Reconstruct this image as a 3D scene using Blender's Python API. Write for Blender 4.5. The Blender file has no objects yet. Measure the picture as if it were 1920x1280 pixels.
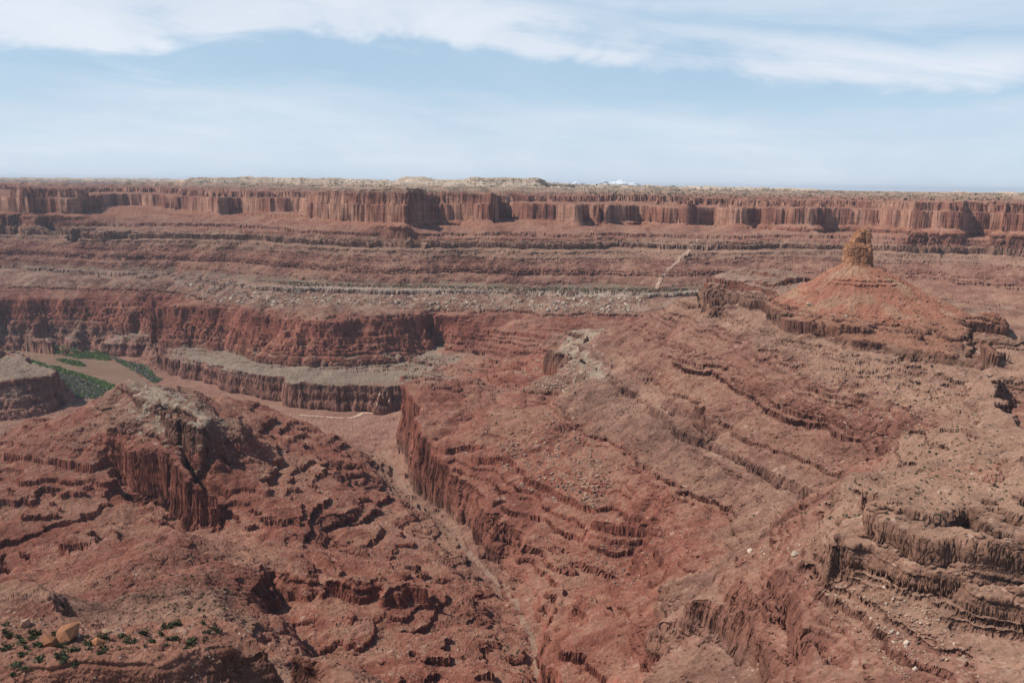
import bpy, math, os, random
import numpy as np

# ------------------------------------------------------------------ camera, sky, sun, exposure
SC = bpy.context.scene
COL = SC.collection
F = 1700.0                      # focal length in photo pixels (photo 1920 wide)
PITCH = math.radians(9.72)
ROLL = math.radians(0.77)
CAMZ = 600.0
_sp, _cp, _sr, _cr = math.sin(PITCH), math.cos(PITCH), math.sin(ROLL), math.cos(ROLL)
cam = bpy.data.cameras.new('camera')
cam.lens = 36.0 * F / 1920.0
cam.sensor_width = 36.0
cam.clip_start = 1.0
cam.clip_end = 200000.0
camo = bpy.data.objects.new('camera', cam)
COL.objects.link(camo)
_r = np.array([_cr, _sr * _sp, _sr * _cp])
_u = np.array([-_sr, _cr * _sp, _cr * _cp])
_f = np.array([0.0, _cp, -_sp])
from mathutils import Matrix
camo.matrix_world = Matrix(((_r[0], _u[0], -_f[0], 0), (_r[1], _u[1], -_f[1], 0), (_r[2], _u[2], -_f[2], CAMZ), (0, 0, 0, 1)))
SC.camera = camo

SUN_EL, SUN_AZ = 50.0, -100.0     # azimuth from the view direction (+Y), negative = to the left
se, sa = math.radians(SUN_EL), math.radians(SUN_AZ)
sun_dir = np.array([math.sin(sa) * math.cos(se), math.cos(sa) * math.cos(se), math.sin(se)])
sl = bpy.data.lights.new('sun', 'SUN')
sl.energy = 5.0
sl.angle = math.radians(0.5)
sl.color = (1.0, 0.95, 0.88)
so = bpy.data.objects.new('sun', sl)
COL.objects.link(so)
from mathutils import Vector
so.rotation_euler = Vector(sun_dir).to_track_quat('Z', 'Y').to_euler()
so.location = (0, 0, 3000)

SC.view_settings.view_transform = 'Standard'
SC.view_settings.look = 'None'
SC.view_settings.exposure = 0.0
SC.view_settings.gamma = 1.0
SC.cycles.use_denoising = True
SC.cycles.max_bounces = 5
SC.cycles.diffuse_bounces = 2
SC.cycles.volume_bounces = 0

world = bpy.data.worlds.new('World')
SC.world = world
world.use_nodes = True


class NT:
    """Small helper to write node trees as expressions."""
    def __init__(s, tree):
        s.t = tree
        s.t.nodes.clear()

    def n(s, kind, ins=None, **props):
        nd = s.t.nodes.new(kind)
        for k, v in props.items():
            setattr(nd, k, v)
        for k, v in (ins or {}).items():
            sock = nd.inputs[k]
            if isinstance(v, bpy.types.NodeSocket):
                s.t.links.new(v, sock)
            else:
                sock.default_value = v
        return nd

    def m(s, op, a, b=0.0, c=0.0, clamp=False):
        return s.n('ShaderNodeMath', {0: a, 1: b, 2: c}, operation=op, use_clamp=clamp).outputs[0]

    def mix(s, fac, a, b, blend='MIX'):
        nd = s.n('ShaderNodeMix', data_type='RGBA', blend_type=blend)
        for i, v in ((0, fac), (6, a), (7, b)):
            if isinstance(v, bpy.types.NodeSocket):
                s.t.links.new(v, nd.inputs[i])
            else:
                nd.inputs[i].default_value = v if i == 0 else (*v, 1.0)[:4]
        return nd.outputs[2]

    def ss(s, x, a, b, lo=0.0, hi=1.0):
        return s.n('ShaderNodeMapRange', {0: x, 1: a, 2: b, 3: lo, 4: hi}, interpolation_type='SMOOTHSTEP').outputs[0]

    def noise(s, vec, scale, detail=5.0, rough=0.55, lac=2.0, dist=0.0, w=None):
        nd = s.n('ShaderNodeTexNoise', {'Vector': vec, 'Scale': scale, 'Detail': detail, 'Roughness': rough, 'Lacunarity': lac, 'Distortion': dist})
        return nd.outputs[0]


def build_sky():
    g = NT(world.node_tree)
    sky = g.n('ShaderNodeTexSky', sky_type='NISHITA', sun_disc=False, sun_elevation=se, sun_rotation=sa,
              altitude=1800.0, air_density=1.0, dust_density=1.2, ozone_density=1.6)
    co = g.n('ShaderNodeTexCoord').outputs['Generated']
    xyz = g.n('ShaderNodeSeparateXYZ', {0: co})
    x, y, z = xyz.outputs
    zz = g.m('MAXIMUM', z, 0.004)
    el = g.m('ARCTAN2', z, g.m('SQRT', g.m('ADD', g.m('MULTIPLY', x, x), g.m('MULTIPLY', y, y))))
    az = g.m('ARCTAN2', x, y)
    skyc = g.mix(g.ss(el, .38, .23, 0.0, .6), sky.outputs[0], (4.0, 6.9, 9.4))
    # cloud sheet: directions projected on a flat high layer, stretched into streaks
    hz = g.m('ADD', zz, 0.06)
    px = g.m('DIVIDE', x, hz)
    py = g.m('DIVIDE', y, hz)
    pl = g.n('ShaderNodeCombineXYZ', {0: px, 1: py, 2: 0.0}).outputs[0]
    mp = g.n('ShaderNodeMapping', {'Vector': pl, 'Rotation': (0, 0, math.radians(-24)), 'Scale': (0.35, 1.0, 1.0)}).outputs[0]
    n1 = g.noise(mp, 0.9, 8, 0.58, dist=0.6)
    n2 = g.noise(mp, 2.6, 9, 0.62, dist=1.2)
    ae = g.n('ShaderNodeCombineXYZ', {0: az, 1: g.m('MULTIPLY', el, 2.2), 2: 0.0}).outputs[0]
    n3 = g.noise(ae, 5.5, 10, 0.6, dist=0.4)
    n4 = g.noise(ae, 2.0, 4, 0.5)
    wob = g.m('ADD', g.m('MULTIPLY', g.m('SUBTRACT', n3, 0.5), 0.075), g.m('MULTIPLY', g.m('SUBTRACT', n4, 0.5), 0.05))
    e2 = g.m('ADD', el, wob)
    # the broad white band sinks from the upper left to the right
    c1 = g.n('ShaderNodeFloatCurve')
    cv = c1.mapping.curves[0]

    def band(pts):
        nd = g.n('ShaderNodeFloatCurve')
        c = nd.mapping.curves[0]
        c.points[0].location = pts[0]
        c.points[1].location = pts[-1]
        for p in pts[1:-1]:
            c.points.new(*p)
        nd.mapping.update()
        g.t.links.new(g.m('ADD', g.m('MULTIPLY', az, 0.8), 0.5), nd.inputs['Value'])
        return nd.outputs[0]
    # azimuth -0.52..0.52 maps to 0.08..0.92; values are elevation in units of 0.25 rad
    lo = g.m('MULTIPLY', band([(0, .52), (.08, .50), (.27, .53), (.42, .55), (.5, .51), (.66, .41), (.8, .35), (.92, .32), (1, .30)]), 0.25)
    hi = g.m('MULTIPLY', band([(0, 1.0), (.08, .98), (.3, .92), (.5, .78), (.6, .68), (.72, .60), (.92, .52), (1, .50)]), 0.25)
    b_main = g.m('MULTIPLY', g.ss(g.m('SUBTRACT', e2, lo), -0.006, 0.022), g.ss(g.m('SUBTRACT', e2, hi), 0.03, -0.02))
    low = g.m('MULTIPLY', band([(0, .48), (.08, .46), (.27, .44), (.5, .37), (.66, .31), (.8, .29), (.92, .36), (1, .36)]), 0.25)
    b_low = g.m('MULTIPLY', g.ss(g.m('SUBTRACT', e2, low), 0.022, -0.02), g.ss(g.noise(g.n('ShaderNodeCombineXYZ', {0: az, 1: g.m('MULTIPLY', el, 9.0), 2: 3.0}).outputs[0], 3.0, 8, 0.55), 0.25, 0.7, 0.5, 1.0))
    veil = g.m('MULTIPLY', g.ss(n1, 0.40, 0.75), 0.75)
    veil = g.m('MULTIPLY', veil, g.ss(g.m('SUBTRACT', e2, hi), -0.03, 0.03))
    st1 = g.n('ShaderNodeCombineXYZ', {0: g.m('ADD', az, g.m('MULTIPLY', el, 1.6)), 1: g.m('MULTIPLY', g.m('SUBTRACT', el, g.m('MULTIPLY', az, -.12)), 7.0), 2: 1.7}).outputs[0]
    n5 = g.noise(st1, 3.2, 10, .62, dist=.7)
    n6 = g.noise(st1, 9.0, 8, .6, dist=.5)
    wisp = g.m('MULTIPLY', g.ss(n5, 0.45, 0.72), 0.5)
    dens = g.m('ADD', g.m('MULTIPLY', g.ss(n5, .2, .6), .65), g.m('MULTIPLY', g.ss(n3, .2, .6), .6))
    cov = g.m('MAXIMUM', g.m('MULTIPLY', b_main, dens), g.m('MULTIPLY', b_low, g.m('ADD', .48, g.m('MULTIPLY', n6, .55))))
    cov = g.m('MAXIMUM', cov, g.m('ADD', g.m('MULTIPLY', veil, g.ss(n5, .2, .7, .5, 1.0)), 0.3))
    cov = g.m('MAXIMUM', cov, wisp)
    cov = g.m('MINIMUM', cov, 1.0)
    # hazy whitish air towards the horizon
    hzf = g.ss(el, 0.12, 0.0, 0.0, 0.7)
    base = g.mix(g.m('MULTIPLY', hzf, 1.0, clamp=True), skyc, (6.7, 8.0, 9.4))
    cl = g.mix(g.ss(n3, 0.3, 0.7), (7.3, 8.1, 9.3), (8.8, 9.3, 10.1))
    out = g.mix(g.m('MULTIPLY', cov, g.ss(el, .42, .25, .1, .92)), base, cl)
    bg = g.n('ShaderNodeBackground', {'Color': out, 'Strength': 0.095})
    g.n('ShaderNodeOutputWorld', {'Surface': bg.outputs[0]})


build_sky()

# ------------------------------------------------------------------ mapping between the photograph's rays and the land
Q = float(os.environ.get('QUALITY', '1'))


def ray(px, py):
    dx, dy = (px - 960.0), (py - 640.0)
    d = _f * F + _r * dx - _u * dy
    return d[0] / d[1], d[2] / d[1]      # X/Y and dz/Y


def Pz(px, py, z):                        # the point of that ray at elevation z
    t, s = ray(px, py)
    Y = (z - CAMZ) / s
    return (t * Y, Y, z)


def Py(px, py, Y):                        # the point of that ray at distance Y
    t, s = ray(px, py)
    return (t * Y, Y, CAMZ + s * Y)


def Ph(px, Y, z):                         # hidden from the camera: bearing, distance, elevation
    t, s = ray(px, 348)
    return (t * Y, Y, z)


LINES = []


def ZL(*pts):
    LINES.append([Pz(*p) for p in pts])


def YL(*pts):
    LINES.append([Py(*p) for p in pts])


def HL(*pts):
    LINES.append([Ph(*p) for p in pts])


def CLIFF(pts, run=0.02):                # (x, y_top, y_foot, Y): a rim and its foot
    LINES.append([Py(x, y0, Y) for x, y0, y1, Y in pts])
    LINES.append([Py(x, y1, Y * (1 - run)) for x, y0, y1, Y in pts])


# ---- the far plateau
HL((-900, 40000, 575), (2800, 40000, 575))
HL((-900, 16000, 592), (370, 16000, 592), (400, 16000, 592), (2800, 16000, 592))
YL((-900, 327, 12500), (-100, 332, 12500), (340, 334.5, 12500))
HL((-900, 12100, 480), (-100, 12100, 480), (345, 12100, 480))
HL((-900, 7200, 480), (-100, 7200, 480), (230, 7200, 490))
YL((-900, 345, 6500), (-100, 343, 6500), (0, 343, 6500), (60, 340, 6000), (120, 342, 6000), (180, 349, 6100), (228, 342, 6000), (320, 340, 6000),
   (360, 333, 5800), (480, 331, 5800), (600, 334, 5500), (680, 336, 5500), (738, 339, 5400))
YL((866, 335, 5000), (880, 333, 5000), (950, 331.5, 5000), (1010, 334, 5000), (1032, 343, 5200), (1080, 345, 5800), (1300, 349, 6000), (1450, 352, 6000),
   (1535, 355, 5600), (1553, 361, 5600), (1700, 362.5, 6500), (1770, 363, 5400), (1788, 361, 5000), (1920, 361, 5000), (2200, 362, 5000), (2800, 364, 5000))
# foot of the cream cliffs
YL((-900, 354, 6440), (-100, 351, 6440), (0, 350, 6440), (60, 348, 5930), (120, 349, 5930), (180, 354, 6030), (228, 350, 5930), (320, 349, 5930),
   (360, 346, 5720), (480, 347, 5720), (600, 347, 5420), (680, 348, 5420), (738, 348, 5320))
YL((866, 349, 4930), (880, 348, 4930), (950, 347, 4930), (1010, 348, 4920), (1032, 352, 5120), (1080, 352, 5720), (1300, 356, 5920), (1450, 359, 5900), (1535, 362, 5500), (1553, 365, 5500), (1700, 366, 6400), (1770, 367, 5300), (1788, 366, 4930), (1920, 366, 4930), (2800, 369, 4900))
YL((360, 352, 4900), (480, 354, 4800), (600, 352, 4600), (738, 350, 4500), (866, 352, 4500), (1020, 358, 4500), (1080, 362, 4700), (1300, 368, 4600), (1540, 371, 4600), (1920, 372, 4300), (2800, 374, 4300))
# cream knob behind the middle mesa
YL((752, 331.5, 5050), (775, 330, 5050), (806, 331.5, 5050))
YL((740, 344, 4990), (748, 340, 4990), (812, 340, 4990), (840, 344, 4990))
YL((746, 338, 5150), (812, 338, 5150))
# ---- the big red cliffs
CLIFF([(-900, 366, 415, 4300), (-500, 362, 408, 4300), (-100, 358, 402, 4300), (18, 356, 404, 4150), (60, 351, 398, 4080), (150, 353, 392, 4120), (172, 356, 390, 4350), (195, 357, 384, 5150), (250, 358, 383, 5250), (330, 362, 390, 4950),
       (392, 364, 401, 4330), (412, 361, 404, 4200), (440, 362, 400, 4700), (470, 363, 400, 4620), (500, 364, 401, 4330), (572, 365, 405, 4300), (582, 362, 411, 3950), (600, 358, 413, 3860), (650, 354, 415, 3700), (700, 353, 417, 3580), (753, 351, 421, 3450),
       (775, 352, 424, 3640), (800, 354, 425, 3800), (842, 357, 424, 3850), (880, 360, 420, 3760), (925, 361, 420, 3680), (933, 364, 414, 3900), (955, 369, 410, 4420), (978, 370, 412, 4000), (988, 370, 413, 3880),
       (1040, 375, 418, 3820), (1085, 379, 424, 3740), (1094, 380, 418, 4130), (1108, 380, 418, 4100), (1117, 376, 423, 3830), (1126, 379, 424, 4120), (1138, 381, 422, 3830), (1147, 382, 418, 4050), (1205, 379, 424, 4200), (1228, 376, 424, 4000),
       (1290, 375, 421, 3860), (1306, 377, 423, 4060), (1335, 377, 424, 4080), (1350, 376, 425, 3860), (1400, 377, 428, 3800), (1425, 377, 429, 3920), (1450, 377, 431, 3760), (1500, 377, 434, 3720), (1535, 377, 435, 3690), (1548, 377, 435, 3800), (1600, 377, 436, 3790), (1700, 377, 439, 3640), (1720, 377, 439, 3540), (1800, 377, 442, 3500), (1815, 377, 443, 3600), (1880, 377, 444, 3560), (1890, 377, 445, 3440), (2200, 378, 452, 3400), (2800, 380, 470, 3300)])
# ---- slopes and benches between the red cliffs and the white rim
YL((-900, 450, 3900), (-100, 440, 3900), (60, 432, 3920), (170, 428, 3950), (300, 426, 4000), (430, 424, 3950), (520, 420, 3860))
ZL((-900, 500, 300), (-100, 468, 300), (60, 462, 305), (120, 465, 308), (175, 455, 340))
CAPL = [(183, 431, 3780), (300, 433, 3760), (430, 438, 3640), (540, 430, 3580), (640, 437, 3460), (755, 447, 3370), (840, 446, 3400), (1000, 446, 3380), (1100, 440, 3500), (1180, 446, 3650)]
YL(*CAPL)
LINES.append([(lambda p: (p[0] * .996, p[1] * .996, p[2] - 11))(Py(*b)) for b in CAPL])
ZL((-900, 540, 256), (-300, 506, 245), (0, 499, 245), (183, 509, 245), (330, 512, 250), (470, 525, 256), (640, 531, 256), (800, 535, 256), (960, 537, 256), (1100, 540, 256), (1195, 543, 256))
# the far side valley with the road
YL((1215, 540, 3085), (1240, 515, 3200), (1270, 490, 3330), (1300, 462, 3500), (1322, 440, 3680))
ZL((1330, 542, 258), (1480, 540, 258), (1700, 580, 258), (1920, 600, 260), (2300, 640, 260))
ZL((1330, 500, 312), (1420, 500, 312), (1600, 505, 312), (1760, 512, 312), (1920, 525, 306), (2300, 560, 300))
CP2 = [(1350, 452, 3620), (1480, 456, 3540), (1600, 462, 3480), (1760, 470, 3420), (1920, 480, 3340), (2300, 500, 3200)]
YL(*CP2)
LINES.append([(lambda p: (p[0] * .996, p[1] * .996, p[2] - 10))(Py(*b)) for b in CP2])
# ---- white rim and the slope of white blocks under it
WR = [(-900, 545, 240), (-300, 515, 238), (0, 508, 238), (67, 516, 238), (183, 518, 238), (330, 521, 244), (470, 534, 250), (560, 538, 250), (640, 540, 250), (800, 542, 250), (960, 545, 250), (1100, 551, 250), (1200, 549, 250), (1290, 545, 250)]
ZL(*WR)
ZL(*[(x, y + 9.5, z - 14) for x, y, z in WR])
MC = [(-900, 595, 175), (-200, 562, 175), (0, 560, 174), (130, 561, 172), (200, 567, 160), (225, 573, 150), (268, 588, 134), (274, 580, 150), (284, 574, 190), (350, 568, 203), (450, 576, 203), (518, 591, 203), (620, 597, 203), (700, 591, 203), (788, 588, 203), (803, 583, 198), (822, 583, 198), (832, 588, 197),
      (900, 592, 193), (1000, 604, 188), (1060, 615, 186)]
ZL(*MC)
MF = [(-900, 680, 60), (-200, 640, 54), (0, 633, 52), (130, 632, 52), (225, 628, 54), (262, 630, 54), (274, 622, 62), (290, 640, 84), (350, 647, 78), (420, 657, 76), (478, 679, 72), (492, 682, 72), (560, 685, 72), (650, 688, 74), (720, 683, 76), (790, 668, 82), (812, 640, 105), (834, 642, 115), (920, 654, 118), (1000, 668, 118)]
ZL(*MF)
# bench above the river, its rim and foot
BR = [(-900, 690, 50), (-200, 652, 48), (0, 640, 48), (120, 637, 46), (158, 636, 46), (170, 633, 44), (200, 634, 44), (205, 640, 46), (260, 645, 48), (310, 657, 50), (350, 675, 55), (420, 690, 62), (500, 702, 68), (560, 715, 73), (640, 720, 75), (700, 721, 75), (775, 719, 76)]
ZL(*BR)
LINES.append([(p[0] * .994, p[1] * .994, zf) for p, zf in zip([Pz(*b) for b in BR], [3, 3, 3, 3, 3, 3, 3, 3, 3, 3, 2, 0, -2, -4, -5, -5, -2])])
# a nearer, lower terrace to the right of it
ZL((640, 745, 25), (700, 742, 27), (770, 735, 30))
# river bed
ZL((-500, 690, -6), (60, 660, -6), (130, 663, -6), (190, 680, -6), (232, 695, -6), (255, 715, -6))
ZL((-500, 720, -6), (40, 668, -6), (130, 692, -6), (200, 715, -6), (240, 740, -6))
HL((240, 2350, -6), (330, 2200, -6), (420, 2050, -4))
ZL((-500, 735, 3), (40, 676, 3), (90, 690, 3), (160, 712, 3), (222, 735, 3))
# low mesa at the left edge
ZL((-600, 640, 88), (-100, 640, 88), (10, 646, 88), (20, 652, 88), (36, 664, 88), (54, 678, 90), (75, 690, 90), (103, 698, 90), (98, 702, 90), (55, 706, 90), (0, 712, 90), (-100, 718, 90), (-600, 740, 90))
ZL((-600, 680, 89), (-100, 678, 89), (20, 682, 89), (70, 697, 90))
HL((-600, 2850, 3), (-100, 2800, 3), (20, 2740, 3), (60, 2600, 3), (92, 2480, 3), (114, 2410, 3), (112, 2365, 3))
ZL((-600, 850, 0), (-100, 798, 0), (0, 790, 0), (60, 784, 0), (108, 768, 2), (118, 760, 3))
# canyon floor with the dirt road
ZL((585, 790, 4), (640, 783, 6), (700, 785, 12), (745, 790, 18))
ZL((590, 800, 10), (640, 810, 22), (700, 830, 38), (718, 848, 42))
# ---- the wash
WASH = [(718, 848, 42), (740, 885, 48), (775, 940, 56), (830, 990, 64), (880, 1040, 72), (930, 1090, 80), (970, 1140, 88), (1000, 1200, 97), (1008, 1280, 106), (1010, 1400, 118)]
ZL(*WASH)
ZL(*[(x + 10, y + 3, z + 2) for x, y, z in WASH])
# ---- right canyon wall: rim, foot
PR = [(781, 708, 204), (774, 740, 192), (790, 790, 176), (802, 832, 156), (842, 880, 138), (900, 930, 128), (932, 962, 126), (962, 990, 125), (1000, 1012, 124), (1040, 1035, 122), (1060, 1090, 124), (1042, 1140, 132), (1037, 1200, 142), (1040, 1290, 152)]
ZL(*PR)
PF = [(757, 800, 52), (752, 845, 54), (764, 880, 56), (786, 918, 62), (846, 975, 70), (900, 1012, 76), (925, 1040, 78), (955, 1062, 84), (985, 1090, 90), (1010, 1130, 96), (1018, 1180, 102), (1022, 1240, 108), (1024, 1330, 114)]
ZL(*PF)
# back side of the promontory
ZL((781, 708, 206), (850, 705, 206), (905, 712, 204), (915, 730, 190))
ZL((905, 700, 135), (940, 715, 150), (960, 745, 158))
HL((770, 2020, 70), (850, 2080, 90))
ZL((760, 700, 95), (850, 690, 100), (920, 690, 112), (960, 670, 118))
# ---- long slope up to the spire: contours
ZL((1000, 715, 200), (1010, 745, 200), (1060, 800, 200), (1150, 850, 200), (1270, 920, 200), (1350, 985, 202), (1372, 1022, 206))
ZL((1100, 690, 232), (1150, 720, 240), (1200, 745, 250), (1280, 790, 250), (1380, 850, 250), (1470, 905, 250), (1500, 928, 252))
ZL((1250, 650, 300), (1330, 700, 300), (1450, 755, 300), (1590, 810, 300), (1655, 822, 304))
ZL((1330, 585, 350), (1385, 652, 335), (1440, 688, 335), (1530, 712, 335), (1650, 755, 335), (1730, 782, 340))
ZL((1715, 790, 338), (1610, 838, 288), (1505, 932, 245), (1405, 1012, 213), (1330, 1062, 193), (1240, 1100, 172), (1170, 1140, 150))
ZL((1630, 880, 354), (1600, 925, 354), (1570, 985, 354))
# white ledge on the right ridge
ZL((1035, 640, 250), (1060, 655, 250), (1100, 676, 248), (1145, 699, 246))
ZL((1035, 652, 234), (1060, 668, 232), (1100, 690, 230), (1140, 712, 228))
ZL((960, 690, 150), (1000, 695, 165), (1060, 715, 190))
# silhouette crest and the land hidden behind
CR = [(1040, 618, 2230), (1100, 613, 2200), (1178, 612, 2120), (1212, 597, 2040), (1250, 580, 2000), (1282, 560, 1950), (1320, 550, 1900), (1332, 532, 1870), (1338, 516, 1868), (1385, 499, 1900), (1460, 507, 1890), (1520, 521, 1860), (1600, 560, 1880)]
YL((1350, 545, 1790), (1400, 545, 1745), (1440, 555, 1700))
YL((1455, 556, 1670), (1470, 561, 1650), (1500, 576, 1560), (1600, 592, 1530), (1700, 590, 1560), (1790, 580, 1640), (1830, 578, 1700))
YL(*CR)
LG1 = [(1334, 517, 1850), (1360, 521, 1838), (1400, 532, 1800), (1446, 548, 1745)]
YL(*LG1)
LINES.append([(lambda p: (p[0] * .993, p[1] * .993, p[2] - 19))(Py(*b)) for b in LG1])
LG2 = [(1391, 498, 1880), (1430, 504, 1868), (1480, 521, 1830)]
YL(*LG2)
LINES.append([(lambda p: (p[0] * .993, p[1] * .993, p[2] - 13))(Py(*b)) for b in LG2])
HL((1030, 2420, 180), (1180, 2380, 180), (1340, 2250, 250), (1460, 2150, 260), (1600, 2080, 260), (1900, 1900, 262), (2300, 1750, 262))
HL((1060, 2600, 120), (1250, 2600, 150), (1340, 2600, 240))
# the bench that carries the spire
BN = [(1437, 568, 1600), (1455, 580, 1540), (1500, 597, 1470), (1600, 625, 1380), (1700, 640, 1325), (1780, 655, 1270), (1846, 670, 1225)]
YL(*BN)
ZL(*[(x, y + 25, 0) if False else (x, y, z) for x, y, z in ()]) if False else None
LINES.append([(lambda p: (p[0] * .993, p[1] * .993, p[2] - 24))(Py(*b)) for b in BN])
YL((1846, 670, 1225), (1838, 640, 1300), (1810, 615, 1390), (1770, 592, 1480), (1840, 586, 1500), (1890, 590, 1480))
HL((1870, 1225, 330), (1862, 1310, 335), (1838, 1400, 340), (1840, 1440, 340), (1900, 1400, 340), (2000, 1400, 340))
HL((1830, 1700, 330), (1950, 1650, 330), (2200, 1500, 330))
YL((1905, 672, 1250), (1920, 670, 1240), (2100, 690, 1200))
YL((1905, 684, 1230), (1920, 685, 1220), (2100, 700, 1180))
# ridge down to the near right hill
ZL((1850, 696, 362), (1858, 720, 364), (1890, 765, 372), (1925, 800, 378))
HL((1915, 1150, 300), (1960, 1000, 310), (2050, 850, 330))
ZL((1700, 800, 362), (1780, 790, 368), (1860, 800, 374), (1960, 830, 380))
ZL((1600, 918, 392), (1680, 900, 398), (1780, 880, 402), (1880, 860, 404), (1980, 850, 404))
# near right cliff bands
B1 = [(1552, 945, 392), (1560, 958, 390), (1600, 972, 388), (1640, 985, 386), (1700, 1012, 385), (1760, 1030, 385), (1840, 1045, 385), (1920, 1062, 385), (2100, 1100, 385)]
ZL(*B1)
ZL((1545, 985, 372), (1590, 1015, 368), (1640, 1060, 362), (1680, 1105, 356), (1760, 1118, 356), (1840, 1130, 356), (1920, 1140, 356), (2100, 1170, 356))
ZL((1640, 925, 400), (1690, 945, 399), (1740, 955, 399), (1800, 975, 399), (1860, 990, 399), (1920, 1000, 399), (2100, 1030, 399))
ZL((1636, 938, 394), (1690, 960, 392), (1740, 972, 391), (1800, 995, 390), (1860, 1010, 390), (1920, 1022, 390), (2100, 1060, 390))
# lower right slopes and bands
ZL((1440, 1060, 318), (1500, 1050, 338), (1560, 1080, 346), (1640, 1130, 346), (1760, 1180, 345), (1960, 1210, 345))
B2 = [(1376, 1066, 298), (1400, 1082, 304), (1440, 1095, 312), (1490, 1120, 320), (1500, 1170, 324), (1520, 1215, 326), (1570, 1250, 326), (1640, 1275, 327), (1760, 1300, 328)]
ZL(*B2)
ZL((1370, 1088, 288), (1400, 1112, 290), (1440, 1135, 294), (1480, 1170, 300), (1488, 1220, 303), (1530, 1270, 305), (1580, 1310, 306))
B3 = [(1296, 1118, 262), (1340, 1125, 270), (1390, 1145, 278), (1430, 1175, 286), (1470, 1220, 292), (1500, 1290, 294)]
ZL(*B3)
ZL((1235, 1160, 226), (1300, 1180, 238), (1360, 1200, 250), (1420, 1245, 262), (1450, 1300, 266))
ZL((1240, 1240, 212), (1320, 1280, 230), (1380, 1330, 244))
ZL((1098, 1112, 184), (1130, 1118, 184), (1160, 1160, 184))
ZL((1090, 1150, 158), (1125, 1162, 156), (1165, 1190, 160))
ZL((1145, 1235, 175), (1190, 1250, 176), (1240, 1290, 178))
# bowls with dark cliffs on the middle right
ZL((1090, 975, 160), (1150, 970, 170), (1215, 955, 186), (1225, 985, 190))
ZL((1088, 1005, 140), (1150, 1000, 142), (1200, 985, 150))
ZL((1075, 1010, 132), (1100, 1085, 120), (1160, 1100, 122), (1180, 1040, 132))
ZL((1250, 745, 262), (1300, 775, 262), (1360, 800, 264))
ZL((1245, 770, 245), (1300, 800, 246), (1350, 825, 247))
# ---- left ridge with its white cap
CAPF = [(247, 709, 250), (262, 722, 250), (280, 745, 250), (300, 757, 250), (350, 778, 249), (388, 788, 246)]
CAPB = [(247, 706, 251), (290, 718, 250), (330, 745, 248), (388, 776, 246)]
ZL(*CAPF)
ZL(*CAPB)
ZL((238, 735, 228), (256, 750, 226), (273, 772, 228))
LINES.append([(lambda p: (p[0] + 6, p[1] - 14, p[2] - 38))(Pz(*b)) for b in CAPF[3:]])
LINES.append([(lambda p: (p[0] + 45, p[1] + 30, p[2] - 26))(Pz(*b)) for b in CAPB])
YL((300, 728, 1720), (340, 727, 1800), (400, 736, 1800), (470, 746, 1800), (528, 770, 1760), (580, 792, 1700))
HL((250, 1800, 100), (340, 1950, 60), (480, 1960, 30), (560, 1930, 10), (600, 1880, 8))
# steps down to the right
ZL((490, 765, 132), (545, 775, 128), (580, 795, 122), (605, 818, 118))
ZL((560, 800, 124), (600, 815, 122), (628, 842, 118), (664, 880, 116))
ZL((632, 866, 98), (672, 896, 92), (705, 935, 88), (712, 950, 80))
ZL((420, 800, 180), (470, 830, 176), (540, 860, 160), (600, 900, 140))
ZL((440, 860, 178), (520, 900, 160), (600, 940, 140), (650, 960, 128), (730, 915, 112), (746, 958, 100))
ZL((600, 985, 118), (680, 985, 104), (740, 990, 92), (764, 988, 74))
ZL((560, 1000, 128), (640, 1020, 120), (730, 1010, 102), (800, 1010, 98), (828, 1025, 97))
ZL((806, 1035, 76), (836, 1036, 74))
# fin with fluted cliff
FIN = [(213, 855, 905, 1390), (238, 850, 915, 1375), (265, 838, 920, 1362), (300, 832, 935, 1338), (322, 852, 965, 1300), (345, 886, 985, 1255), (358, 905, 990, 1232), (380, 925, 990, 1225), (398, 945, 985, 1235)]
LINES.append([Py(x, y0, Y) for x, y0, y1, Y in FIN])
LINES.append([Py(x, y1, Y * .992) for x, y0, y1, Y in FIN])
CREST = [(292, 776, 1430), (305, 800, 1395), (325, 834, 1340), (345, 870, 1280), (357, 896, 1243), (380, 920, 1238), (398, 940, 1248)]
YL(*CREST)
LINES.append([(lambda p: (p[0] + 12, p[1] + 10, p[2] - 46))(Py(*b)) for b in CREST[:-2]])
ZL((205, 915, 130), (250, 935, 122), (300, 960, 116), (340, 1000, 118), (365, 1000, 124))
# left flank
YL((-300, 900, 1900), (-60, 880, 1800), (0, 850, 1760), (30, 815, 1740), (60, 790, 1720), (130, 772, 1700), (190, 746, 1670), (232, 725, 1640))
HL((-300, 2000, 60), (0, 1950, 40), (60, 1900, 40), (190, 1850, 50))
ZL((40, 830, 178), (100, 815, 186), (170, 810, 200), (230, 800, 214))
ZL((-200, 960, 130), (0, 930, 135), (60, 920, 140), (130, 900, 150), (200, 880, 165))
ZL((-200, 1090, 130), (0, 1085, 132), (70, 1050, 140), (130, 1000, 140), (190, 1000, 148))
ZL((-200, 1110, 165), (40, 1080, 170), (130, 1060, 172), (220, 1050, 176))
# central hill with the shrubs
ZL((320, 1005, 170), (340, 1030, 186), (300, 1060, 190), (240, 1100, 205), (200, 1140, 214))
ZL((400, 1010, 166), (440, 1020, 162), (470, 1035, 172))
ZL((380, 1060, 198), (430, 1100, 212), (440, 1160, 224), (430, 1230, 226))
ZL((470, 1040, 178), (508, 1080, 182), (496, 1095, 186), (478, 1120, 196), (472, 1145, 202), (492, 1180, 204), (510, 1240, 200))
ZL((520, 1100, 150), (530, 1150, 150), (560, 1200, 150), (590, 1240, 150), (620, 1300, 150))
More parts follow.
